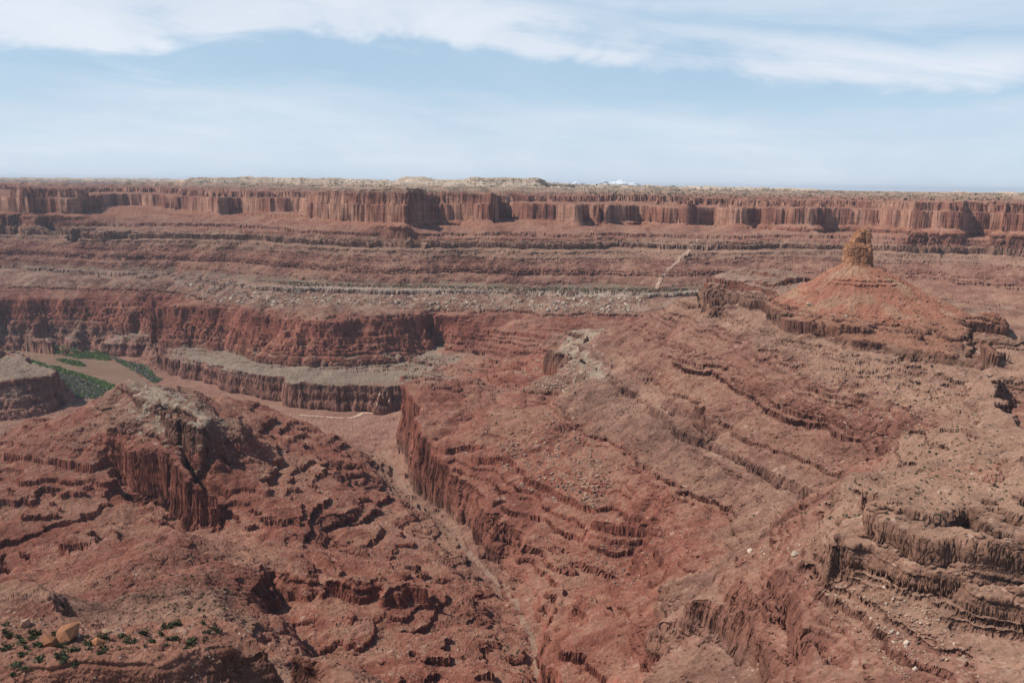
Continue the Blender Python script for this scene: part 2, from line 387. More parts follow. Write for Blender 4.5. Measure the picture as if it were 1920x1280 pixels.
# bench with the dark cliff in the lower middle
ZL((552, 1080, 176), (600, 1088, 175), (660, 1098, 174), (720, 1095, 172), (780, 1082, 170), (803, 1090, 168))
ZL((552, 1106, 157), (600, 1118, 156), (660, 1135, 154), (720, 1140, 152), (780, 1122, 151), (806, 1118, 150))
ZL((560, 1060, 170), (640, 1050, 150), (720, 1040, 130), (800, 1060, 118), (860, 1062, 108))
ZL((850, 1062, 106), (900, 1075, 100), (908, 1095, 98))
ZL((846, 1085, 92), (880, 1110, 90), (930, 1110, 88))
ZL((880, 1140, 122), (940, 1160, 114), (970, 1185, 110))
ZL((700, 1180, 146), (800, 1170, 140), (880, 1170, 132), (960, 1200, 118), (985, 1240, 114), (990, 1290, 114))
ZL((660, 1270, 155), (760, 1290, 150), (860, 1290, 140))
ZL((560, 1215, 285), (600, 1222, 286), (650, 1250, 288), (680, 1290, 290))
# ---- near ledge, lower left
YL((-200, 1110, 430), (0, 1096, 430), (60, 1100, 420), (105, 1112, 400), (125, 1140, 385), (150, 1165, 370))
YL((-200, 1170, 330), (0, 1160, 330), (80, 1182, 330), (180, 1190, 330), (250, 1180, 335), (330, 1162, 345), (400, 1160, 345), (440, 1166, 335), (470, 1180, 325), (488, 1205, 315))
HL((160, 420, 330), (250, 420, 330), (400, 420, 330), (500, 400, 330), (560, 395, 320))
HL((-300, 620, 300), (0, 600, 290), (140, 560, 280), (300, 600, 260), (460, 600, 240), (560, 560, 250))
YL((-200, 1240, 290), (0, 1240, 290), (100, 1245, 285), (220, 1240, 285), (300, 1240, 285), (370, 1210, 300), (430, 1200, 305))
HL((520, 310, 400), (525, 290, 380), (530, 260, 380))
HL((-300, 250, 395), (0, 250, 395), (300, 250, 400), (440, 265, 415), (520, 240, 380))
HL((-900, 150, 420), (600, 150, 400), (1200, 300, 280), (1900, 330, 330), (2800, 330, 350))
HL((-900, 100, 440), (960, 100, 380), (2800, 100, 380))

# ------------------------------------------------------------------ fill the land between those lines (Laplace, multigrid)
TMAX = 1.05
NU, NV = 1400, 2000
V0, V1 = math.log(100.0), math.log(40000.0)


def solve_base():
    num = np.zeros((NV, NU), np.float32)
    den = np.zeros((NV, NU), np.float32)
    for ln in LINES:
        P = np.array(ln, float)
        t = P[:, 0] / P[:, 1]
        v = np.log(np.clip(P[:, 1], 100.5, 39990))
        u = (t + TMAX) / (2 * TMAX) * (NU - 1)
        w = (v - V0) / (V1 - V0) * (NV - 1)
        for i in range(len(P) - 1):
            n = int(max(abs(u[i + 1] - u[i]), abs(w[i + 1] - w[i])) * 1.5) + 2
            k = np.linspace(0, 1, n)
            uu = np.rint(u[i] + (u[i + 1] - u[i]) * k).astype(int)
            ww = np.rint(w[i] + (w[i + 1] - w[i]) * k).astype(int)
            zz = P[i, 2] + (P[i + 1, 2] - P[i, 2]) * k
            ok = (uu >= 0) & (uu < NU) & (ww >= 0) & (ww < NV)
            np.add.at(num, (ww[ok], uu[ok]), zz[ok])
            np.add.at(den, (ww[ok], uu[ok]), 1.0)
    du = 2 * TMAX / (NU - 1)
    dv = (V1 - V0) / (NV - 1)
    levels = [(num, den)]
    while min(levels[-1][0].shape) > 12:
        a, b = levels[-1]
        h, w = a.shape
        a2 = np.pad(a, ((0, h % 2), (0, w % 2)))
        b2 = np.pad(b, ((0, h % 2), (0, w % 2)))
        levels.append((a2[::2, ::2] + a2[1::2, ::2] + a2[::2, 1::2] + a2[1::2, 1::2], b2[::2, ::2] + b2[1::2, ::2] + b2[::2, 1::2] + b2[1::2, 1::2]))
    z = None
    wu, wv = np.float32(1.0), np.float32(du ** 2 / dv ** 2)
    tot = 2 * (wu + wv)
    for li in range(len(levels) - 1, -1, -1):
        a, b = levels[li]
        m = b > 0
        c = np.where(m, a / np.maximum(b, 1e-9), 0)
        if z is None:
            z = np.full(a.shape, 400.0, np.float32)
        else:
            z = np.repeat(np.repeat(z, 2, 0), 2, 1)[:a.shape[0], :a.shape[1]]
        z[m] = c[m]
        for it in range(400 if li > 2 else 90):
            p = np.pad(z, 1, mode='edge')
            zn = (wu * (p[1:-1, :-2] + p[1:-1, 2:]) + wv * (p[:-2, 1:-1] + p[2:, 1:-1])) / tot
            z = np.where(m, c, zn)
    # soften the raster steps of the lines a little
    for it in range(1):
        p = np.pad(z, 1, mode='edge')
        z = 0.5 * z + 0.125 * (p[1:-1, :-2] + p[1:-1, 2:] + p[:-2, 1:-1] + p[2:, 1:-1])
    return np.ascontiguousarray(z, dtype=np.float32)


BASE = solve_base()


def steep_map():
    gv, gu = np.gradient(BASE)
    Yr = np.exp(np.linspace(V0, V1, NV))[:, None].astype(np.float32)
    dv = (V1 - V0) / (NV - 1)
    du = 2 * TMAX / (NU - 1)
    s = np.hypot(gv / (dv * Yr), gu / (du * Yr))
    s = np.clip((s - .55) / .9, 0, 1).astype(np.float32)
    for it in range(3):
        p = np.pad(s, 1, mode='edge')
        s = np.maximum(s, .9 * np.max([p[1:-1, :-2], p[1:-1, 2:], p[:-2, 1:-1], p[2:, 1:-1]], 0))
    for it in range(4):
        p = np.pad(s, 1, mode='edge')
        s = 0.2 * (s + p[1:-1, :-2] + p[1:-1, 2:] + p[:-2, 1:-1] + p[2:, 1:-1])
    return s


STEEP = steep_map()


def smooth_map():
    """Where soil hides the ledges: polygons of (photo x, photo y, elevation, ...)."""
    m = np.ones((NV, NU), np.float32)
    tg = np.linspace(-TMAX, TMAX, NU)[None, :].repeat(NV, 0)
    vg = np.linspace(V0, V1, NV)[:, None].repeat(NU, 1)
    for k, poly in [(.1, [(215, 640, 46), (310, 655, 52), (420, 688, 62), (560, 713, 73), (772, 717, 76), (800, 690, 80), (650, 690, 76), (480, 684, 72), (350, 649, 78), (292, 641, 80)]),
                    (.1, [(-100, 645, 88), (10, 648, 88), (30, 666, 88), (50, 682, 90), (96, 699, 90), (0, 709, 90), (-100, 714, 90)]),
                    (.12, [(318, 1003, 170), (400, 1010, 170), (470, 1040, 178), (505, 1085, 186), (474, 1145, 204), (440, 1180, 224), (250, 1155, 216), (195, 1135, 212), (255, 1060, 196)]),
                    (.3, [(1500, 575, 399), (1790, 578, 388), (1840, 660, 378), (1700, 632, 384), (1500, 592, 397)]),
                    (1.7, [(1230, 680, 290), (1330, 690, 305), (1600, 795, 305), (1620, 860, 290), (1420, 1005, 215), (1250, 970, 190), (1100, 880, 190), (1050, 800, 200)]),
                    (1.5, [(0, 860, 150), (130, 780, 200), (240, 722, 240), (300, 790, 225), (420, 770, 190), (600, 820, 130), (745, 930, 100), (745, 990, 90), (560, 1000, 125), (400, 1000, 140), (330, 1000, 150), (0, 1080, 135)]),
                    (.3, [(1040, 620, 251), (1200, 605, 300), (1240, 640, 300), (1150, 700, 246)])]:
        pg = []
        for x, y, z in poly:
            p = Pz(x, y, z)
            pg.append((p[0] / p[1], math.log(p[1])))
        r = np.zeros(m.shape, bool)
        for i in range(len(pg)):
            (ax, ay), (bx, by) = pg[i], pg[(i + 1) % len(pg)]
            if ay != by:
                r ^= ((ay > vg) != (by > vg)) & (tg < (bx - ax) * (vg - ay) / (by - ay) + ax)
        m[r] = k
    for it in range(10):
        p = np.pad(m, 1, mode='edge')
        m = 0.2 * (m + p[1:-1, :-2] + p[1:-1, 2:] + p[:-2, 1:-1] + p[2:, 1:-1])
    return np.ascontiguousarray(m, dtype=np.float32)


SMOOTH = smooth_map()


def bil(G, fu, fv):
    fu = np.clip(fu, 0, G.shape[1] - 1.001)
    fv = np.clip(fv, 0, G.shape[0] - 1.001)
    iu = fu.astype(np.int32)
    iv = fv.astype(np.int32)
    a = (fu - iu).astype(np.float32)
    b = (fv - iv).astype(np.float32)
    w = G.shape[1]
    g = G.ravel()
    k = iv * w + iu
    return (g[k] * (1 - a) + g[k + 1] * a) * (1 - b) + (g[k + w] * (1 - a) + g[k + w + 1] * a) * b


def base(X, Y, G=None):
    Yc = np.maximum(Y, 100.0)
    return bil(BASE if G is None else G, (X / Yc + TMAX) / (2 * TMAX) * (NU - 1), (np.log(Yc) - V0) / (V1 - V0) * (NV - 1))


# ------------------------------------------------------------------ periodic fractal noise tiles
def tile(seed, beta, n=1024, lo=0):
    r = np.random.default_rng(seed)
    f = np.fft.fftfreq(n) * n
    k = np.sqrt(f[:, None] ** 2 + f[None, :] ** 2)
    k[0, 0] = 1
    amp = k ** (-beta / 2.0)
    amp[k < max(lo, 1)] = 0
    s = np.fft.ifft2(np.fft.fft2(r.standard_normal((n, n))) * amp).real
    s -= s.mean()
    return np.ascontiguousarray(s / s.std(), dtype=np.float32)


TA, TB, TC, TD = tile(1, 4.6, lo=3), tile(2, 4.4, lo=3), tile(3, 4.0, lo=4), tile(4, 4.8, lo=4)


def tap(T, X, Y, period, rot=0.0, ox=0.0):
    n = T.shape[0]
    c, s = math.cos(rot), math.sin(rot)
    u = ((X * c - Y * s) / period + ox) * n
    v = ((X * s + Y * c) / period + ox * 1.7) * n
    iu = np.floor(u)
    iv = np.floor(v)
    a = (u - iu).astype(np.float32)
    b = (v - iv).astype(np.float32)
    a = a * a * (3 - 2 * a)
    b = b * b * (3 - 2 * b)
    iu = iu.astype(np.int32) & (n - 1)
    iv = iv.astype(np.int32) & (n - 1)
    iu1 = (iu + 1) & (n - 1)
    iv1 = (iv + 1) & (n - 1)
    g = T.ravel()
    return (g[iv * n + iu] * (1 - a) + g[iv * n + iu1] * a) * (1 - b) + (g[iv1 * n + iu] * (1 - a) + g[iv1 * n + iu1] * a) * b


def sst(x, a, b):
    t = np.clip((x - a) / (b - a), 0, 1)
    return t * t * (3 - 2 * t)


# ------------------------------------------------------------------ beds of hard and soft rock
def make_beds():
    r = random.Random(11)
    zs, bs = [-60.0], [-60.0]
    forced = [(236, 250, .8), (262, 269, .6), (288, 300, .65), (326, 335, .6), (366, 389, .85), (405, 418, .8), (452, 522, .93), (523, 556, .9)]
    z = -60.0
    soft, left = True, 0
    while z < 760:
        if left <= 0:
            soft = not soft
            left = 1 if soft else r.choice([1, 1, 2, 3])
        left -= 1
        th, h = (r.uniform(8, 19), .05) if soft else (r.uniform(3.5, 8), r.choice([.75, .85, .9]))
        if 4 < z < 78:
            th, h = r.uniform(5, 11), r.choice([.75, .85, .93])
        if 96 < z < 202:
            th, h = r.uniform(6, 15), r.choice([.2, .7, .85, .9])
        if z < 0 or 205 < z < 230 or 418 < z < 452:
            h = .12
        top = z + th
        for a, b, hh in forced:
            if a <= z < b:
                top, h = b, hh
                break
            if z < a < top:
                top = a
        d = top - z
        # the lower part of each bed is soft (slope), the upper part hard (step)
        zs += [z + d * (1 - h), top]
        bs += [z + d * .94, top]
        z = top
    b = np.arange(-60, 760, 0.1)
    return b, np.interp(b, bs, zs)


BB, BZ = make_beds()


def beds(b):
    f = np.clip((b + 60.0) * 10.0, 0, len(BZ) - 2)
    i = f.astype(np.int32)
    a = (f - i).astype(np.float32)
    return (BZ[i] * (1 - a) + BZ[i + 1] * a).astype(np.float32)


BZ = BZ.astype(np.float32)
RIVER = [Pz(x, y, 0)[:2] for x, y in [(-150, 655), (33, 657), (69, 661), (110, 665.5), (146, 671.5), (172, 672.4), (203, 676), (223, 680), (240, 690), (258, 701), (300, 740), (340, 780),
                                       (320, 820), (270, 770), (228, 732), (203, 720), (173, 709), (144, 701), (110, 690), (82, 684), (69, 679), (41, 673), (-150, 668)]]
ISLE = [Pz(x, y, 0)[:2] for x, y in [(106, 675), (130, 674.5), (150, 680), (162, 686), (150, 687), (125, 681.5)]]


def inside(X, Y, poly):
    r = np.zeros(X.shape, bool)
    n = len(poly)
    for i in range(n):
        (ax, ay), (bx, by) = poly[i], poly[(i + 1) % n]
        if ay == by:
            continue
        r ^= ((ay > Y) != (by > Y)) & (X < (bx - ax) * (Y - ay) / (by - ay) + ax)
    return r


def px_in(X, Y, poly, z):
    return inside(X, Y, [Pz(x, y, z)[:2] for x, y in poly])


SPIRE = Py(1606, 496, 1650)


def level(X, Y):
    far = sst(Y, 2300, 3600)
    near = 1 - sst(Y, 500, 900)
    n1 = tap(TA, X, Y, 1500, .4)
    n2 = tap(TB, X, Y, 420, 1.1)
    n3 = tap(TC, X, Y, 120, 2.1)
    st = base(X, Y, STEEP)
    hi = sst(base(X, Y), 400, 450)
    a1 = (7 + 10 * far - 5 * near) * (1 - .5 * hi)
    a2 = (7.5 + 6 * far - 5.0 * near) * (.35 + .65 * st) * (1 - .45 * hi)
    a3 = (1.7 + .8 * far - .8 * near) * (.15 + .85 * st) * (1 - .6 * hi)
    # joints: narrow clefts between rounded columns
    r1 = 1 - np.abs(tap(TD, X, Y, 260, .7))
    r2 = 1 - np.abs(tap(TD, X, Y, 90, 1.9, .3))
    rj = ((1.0 - .1 * hi - .6 * near) * r1 + (.35 - .2 * near) * (1 - hi) * r2) * (.15 + .85 * st)
    wx = a1 * n1 + a2 * n2 + a3 * n3 + .6 * rj
    wy = a1 * tap(TA, X, Y, 1500, 2.0, .37) + a2 * tap(TB, X, Y, 420, 2.7, .21) + a3 * tap(TC, X, Y, 120, .2, .6) + rj
    b = base(X + wx, Y + wy)
    # gullies and humps on the slopes
    flat = sst(b, 42, 90) * (1 - .8 * ((b > 248) & (b < 262)))
    g1 = np.abs(tap(TA, X, Y, 900, .9, .11))
    g2 = np.abs(tap(TB, X, Y, 300, 1.5, .43))
    flat = flat * (1 - .8 * st) * (1 - .45 * far)
    b = b + flat * ((8.0 - 5 * near) * (g1 - .75) + (1.9 - .9 * near) * (g2 - .75)) + (.2 + flat) * (.35 * tap(TC, X, Y, 130, .3, .5))
    # talus cone under the spire
    d = np.hypot(X - SPIRE[0], Y - SPIRE[1])
    ang = np.arctan2(Y - SPIRE[1], X - SPIRE[0])
    cone = SPIRE[2] + 3 - np.maximum(d - 24, 0) * (.59 - .07 * np.cos(ang)) + .0003 * np.maximum(d - 60, 0) ** 2 + 1.2 * tap(TB, X, Y, 260, .1) + .5 * r2 + (.4 + .004 * d) * tap(TC, ang * 60, d * .12, 60, .0, .4)
    front = sst(-np.sin(ang), .55, .85)
    for L_ in (444.0, 438.0):
        cone = cone + front * 2.4 * (sst(cone, L_ - .4, L_ + .4) - sst(cone, L_, L_ + 6))
    cone = np.where(d < 175 + 30 * np.cos(ang), cone, -100)
    iscone = sst(cone - b, -1.0, 3.0)
    return np.maximum(b, cone), iscone


def height(X, Y, full=False):
    b, ic = level(X, Y)
    s = .35 + .65 * sst(tap(TA, X, Y, 700, 1.3, .77) + .6, -1.0, .6)
    s = s * (.7 + .3 * sst(tap(TB, X, Y, 260, .4, .6), -.7, .5))
    s = np.minimum(np.maximum(s, sst(Y, 2300, 2700) * .95) * base(X, Y, SMOOTH), 1.15)
    s = s * (1 - .75 * ic)
    dip = 3.0 * tap(TA, X, Y, 4000, .5, .9) + 1.2 * tap(TB, X, Y, 260, .8, .5) + .25 * tap(TC, X, Y, 60, .8, .15)
    z = b + s * (beds(b + dip) - dip - b)
    z = z + .35 * tap(TC, X, Y, 60, 1.0, .2) + .15 * tap(TC, X, Y, 19, .4, .8)
    box = (Y > 1700) & (Y < 3700) & (X < -300)
    if box.any():
        rv = np.zeros(X.shape, bool)
        rv[box] = inside(X[box], Y[box], RIVER) & ~inside(X[box], Y[box], ISLE)
        z = np.where(rv, -3.0, np.where(box & (b < 30), np.maximum(z, .8), z))
    if full:
        return z, b, ic, s
    return z


# ------------------------------------------------------------------ mesh of the land
def land():
    nin = int(1500 * Q)
    tt = np.concatenate([np.linspace(-1.0, -.62, int(180 * Q))[:-1], np.linspace(-.62, .62, nin), np.linspace(.62, .85, int(70 * Q))[1:]])
    NC = len(tt)
    nm = int(2200 * max(Q, .6))
    vm = np.linspace(math.log(105.0), math.log(38000.0), nm)
    sub = 2
    vf = np.linspace(vm[0], vm[-1], (nm - 1) * sub + 1)
    Ym = np.exp(vm)[None, :].astype(np.float32)
    Bm = np.empty((NC, nm), np.float32)
    Sm = np.empty((NC, nm), np.float32)
    for a in range(0, NC, 256):
        X = (tt[a:a + 256, None] * Ym).astype(np.float32)
        Y = np.broadcast_to(Ym, X.shape)
        z, b, ic, s = height(X, Y, True)
        Bm[a:a + 256] = b
        Sm[a:a + 256] = s
    # where along each column the rows go: evenly in apparent size
    dens = np.empty((NC, len(vf) - 1), np.float32)
    k = np.arange(len(vf)) / sub
    i0 = np.minimum(k.astype(int), nm - 2)
    fr = (k - i0).astype(np.float32)
    Yf = np.exp(vf).astype(np.float32)
    for a in range(0, NC, 256):
        b = Bm[a:a + 256]
        s = Sm[a:a + 256]
        bf = b[:, i0] * (1 - fr) + b[:, i0 + 1] * fr
        sf = s[:, i0] * (1 - fr) + s[:, i0 + 1] * fr
        zf = bf + sf * (beds(bf) - bf)
        sc = -(CAMZ - zf) / Yf
        ds = np.diff(sc, axis=1)
        dens[a:a + 256] = np.where(ds > 0, ds, -.4 * ds) + np.diff(np.log(Yf))[None, :] * .03

    def box(D, k, ax):
        pw = [(0, 0), (0, 0)]
        pw[ax] = (k + 1, k)
        cs = np.cumsum(np.pad(D, pw, mode='edge'), ax, dtype=np.float64)
        n = 2 * k + 1
        r = (cs[n:] - cs[:-n]) if ax == 0 else (cs[:, n:] - cs[:, :-n])
        return (r / n).astype(np.float32)
    dens = box(box(dens, 1, 0), 2, 1)
    NR = int(2300 * Q)
    Yv = np.empty((NC, NR), np.float32)
    lin = np.linspace(0, 1, NR)
    for c in range(NC):
        cu = np.concatenate([[0], np.cumsum(dens[c], dtype=np.float64)])
        Yv[c] = np.exp(np.interp(lin * cu[-1], cu, vf))
    Xv = (tt[:, None] * Yv).astype(np.float32)
    Z = np.empty_like(Yv)
    B = np.empty_like(Yv)
    IC = np.empty_like(Yv)
    for a in range(0, NC, 256):
        z, b, ic, s = height(Xv[a:a + 256], Yv[a:a + 256], True)
        Z[a:a + 256] = z
        B[a:a + 256] = b
        IC[a:a + 256] = ic
    return tt, Xv, Yv, Z, B, IC


def to_mesh(name, co, quads, attrs, mat, smooth=None):
    me = bpy.data.meshes.new(name)
    nf = len(quads)
    me.vertices.add(len(co))
    me.vertices.foreach_set('co', co.astype(np.float32).ravel())
    w = quads.shape[1]
    me.loops.add(nf * w)
    me.loops.foreach_set('vertex_index', quads.astype(np.int32).ravel())
    me.polygons.add(nf)
    me.polygons.foreach_set('loop_start', np.arange(0, nf * w, w, dtype=np.int32))
    me.update(calc_edges=True)
    if smooth is not None:
        me.attributes.new('sharp_face', 'BOOLEAN', 'FACE').data.foreach_set('value', ~smooth)
    else:
        me.shade_flat()
    for k, v in attrs.items():
        at = me.color_attributes.new(k, 'FLOAT_COLOR', 'POINT')
        at.data.foreach_set('color', np.concatenate([v, np.ones((len(v), 1), v.dtype)], 1).astype(np.float32).ravel())
    me.materials.append(mat)
    ob = bpy.data.objects.new(name, me)
    COL.objects.link(ob)
    return ob


def tag(o, label=None, cat=None, group=None, kind=None):
    for k, v in (('label', label), ('category', cat), ('group', group), ('kind', kind)):
        if v:
            o[k] = v
    return o


def rock_material():
    m = bpy.data.materials.new('canyon_rock')
    m.use_nodes = True
    g = NT(m.node_tree)
    geo = g.n('ShaderNodeNewGeometry')
    pos = geo.outputs['Position']
    col = g.n('ShaderNodeVertexColor', layer_name='rock').outputs[0]
    fine = g.noise(pos, .22, 8, .62)
    mid = g.noise(pos, .03, 6, .6)
    bedv = g.n('ShaderNodeMapping', {'Vector': pos, 'Scale': (.008, .008, .11)}).outputs[0]
    bed = g.noise(bedv, 1.0, 8, .72)
    jv = g.n('ShaderNodeMapping', {'Vector': pos, 'Scale': (.13, .13, .012)}).outputs[0]
    jo = g.noise(jv, 1.0, 6, .65)
    nz = g.m('ABSOLUTE', g.n('ShaderNodeSeparateXYZ', {0: geo.outputs['True Normal']}).outputs[2])
    steep = g.ss(nz, .75, .4)
    def vor(vec, scale, feature='F1'):
        return g.n('ShaderNodeTexVoronoi', {'Vector': vec, 'Scale': scale}, feature=feature)
    v1, v2 = vor(pos, .34), vor(pos, .12)
    talus = g.ss(nz, .55, .75)

    def stones(vn, cut):
        r_ = g.n('ShaderNodeSeparateXYZ', {0: vn.outputs['Color']}).outputs[0]
        return g.m('MULTIPLY', g.m('MULTIPLY', g.ss(vn.outputs['Distance'], .5, .3), g.ss(r_, cut, cut + .04)), talus)
    patch = g.ss(mid, .42, .62)
    stone = g.m('MAXIMUM', g.m('MULTIPLY', stones(v1, .62), patch), g.m('MULTIPLY', stones(v2, .86), patch))
    ckv = g.n('ShaderNodeMapping', {'Vector': pos, 'Scale': (.10, .10, .24)}).outputs[0]
    ck = g.m('MULTIPLY', g.ss(vor(ckv, 1.0, 'DISTANCE_TO_EDGE').outputs['Distance'], .10, .0), steep)
    v = g.m('ADD', g.m('MULTIPLY', g.m('SUBTRACT', fine, .5), 1.0), g.m('MULTIPLY', g.m('SUBTRACT', mid, .5), .7))
    cv = g.m('ADD', g.m('MULTIPLY', g.m('SUBTRACT', bed, .5), 1.5), g.m('MULTIPLY', g.m('SUBTRACT', jo, .5), g.ss(g.n('ShaderNodeSeparateXYZ', {0: pos}).outputs[2], 430, 460, .15, 1.0)))
    v = g.m('ADD', v, g.m('MULTIPLY', cv, steep))
    val = g.m('MULTIPLY', g.m('ADD', 1.0, v), g.m('SUBTRACT', 1.0, g.m('MULTIPLY', ck, .14)))
    col = g.mix(g.m('MULTIPLY', stone, .55), col, (.40, .29, .215))
    c2 = g.n('ShaderNodeVectorMath', {0: col, 'Scale': val}, operation='SCALE').outputs[0]
    hgt = g.m('ADD', g.m('MULTIPLY', g.m('ADD', g.m('MULTIPLY', bed, 6.0), g.m('MULTIPLY', jo, 1.5)), steep), g.m('MULTIPLY', fine, .9))
    hgt = g.m('ADD', hgt, g.m('SUBTRACT', g.m('MULTIPLY', stone, 1.3), g.m('MULTIPLY', ck, 1.0)))
    bmp = g.n('ShaderNodeBump', {'Height': hgt, 'Strength': .4, 'Distance': 1.0})
    bs = g.n('ShaderNodeBsdfDiffuse', {'Color': c2, 'Normal': bmp.outputs[0], 'Roughness': .6})
    g.n('ShaderNodeOutputMaterial', {'Surface': bs.outputs[0]})
    return m


ROCK = rock_material()


def spire_material():
    m = bpy.data.materials.new('spire_rock')
    m.use_nodes = True
    g = NT(m.node_tree)
    pos = g.n('ShaderNodeNewGeometry').outputs['Position']
    col = g.n('ShaderNodeVertexColor', layer_name='rock').outputs[0]
    bed = g.noise(g.n('ShaderNodeMapping', {'Vector': pos, 'Scale': (.03, .03, .28)}).outputs[0], 1.0, 6, .6)
    n = g.noise(pos, .16, 5, .55)
    val = g.m('ADD', .72, g.m('ADD', g.m('MULTIPLY', bed, .3), g.m('MULTIPLY', n, .28)))
    c = g.n('ShaderNodeVectorMath', {0: col, 'Scale': val}, operation='SCALE').outputs[0]
    b = g.n('ShaderNodeBump', {'Height': g.m('ADD', g.m('MULTIPLY', bed, 3.0), n), 'Strength': .3, 'Distance': 1.0})
    d = g.n('ShaderNodeBsdfDiffuse', {'Color': c, 'Roughness': .5, 'Normal': b.outputs[0]})
    g.n('ShaderNodeOutputMaterial', {'Surface': d.outputs[0]})
    return m


SPIREM = spire_material()


def ramp(z, stops):
    zs = [s[0] for s in stops]
    return np.stack([np.interp(z, zs, [s[1][k] for s in stops]) for k in range(3)], -1).astype(np.float32)


STRATA = [(-20, (.30, .15, .11)), (45, (.33, .17, .125)), (60, (.27, .15, .11)), (90, (.28, .115, .08)), (150, (.28, .105, .072)), (200, (.27, .11, .078)), (206, (.26, .135, .095)), (236, (.25, .135, .10)),
          (252, (.27, .15, .11)), (258, (.27, .14, .10)), (300, (.27, .125, .09)), (335, (.27, .13, .095)), (350, (.31, .18, .128)), (398, (.31, .185, .13)), (404, (.26, .11, .08)), (420, (.30, .15, .11)), (450, (.33, .145, .095)),
          (470, (.31, .14, .095)), (560, (.30, .14, .10)), (572, (.32, .19, .145)), (584, (.42, .30, .22)), (592, (.36, .24, .18)), (602, (.56, .44, .335)), (700, (.58, .47, .36))]


def seg_dist(X, Y, pts):
    """Distance in the ground plane to a polyline of world points."""
    d = np.full(X.shape, 1e9, np.float32)
    for a, b in zip(pts[:-1], pts[1:]):
        ax, ay, bx, by = a[0], a[1], b[0], b[1]
        vx, vy = bx - ax, by - ay
        k = np.clip(((X - ax) * vx + (Y - ay) * vy) / (vx * vx + vy * vy + 1e-9), 0, 1)
        d = np.minimum(d, np.hypot(X - ax - k * vx, Y - ay - k * vy))
    return d


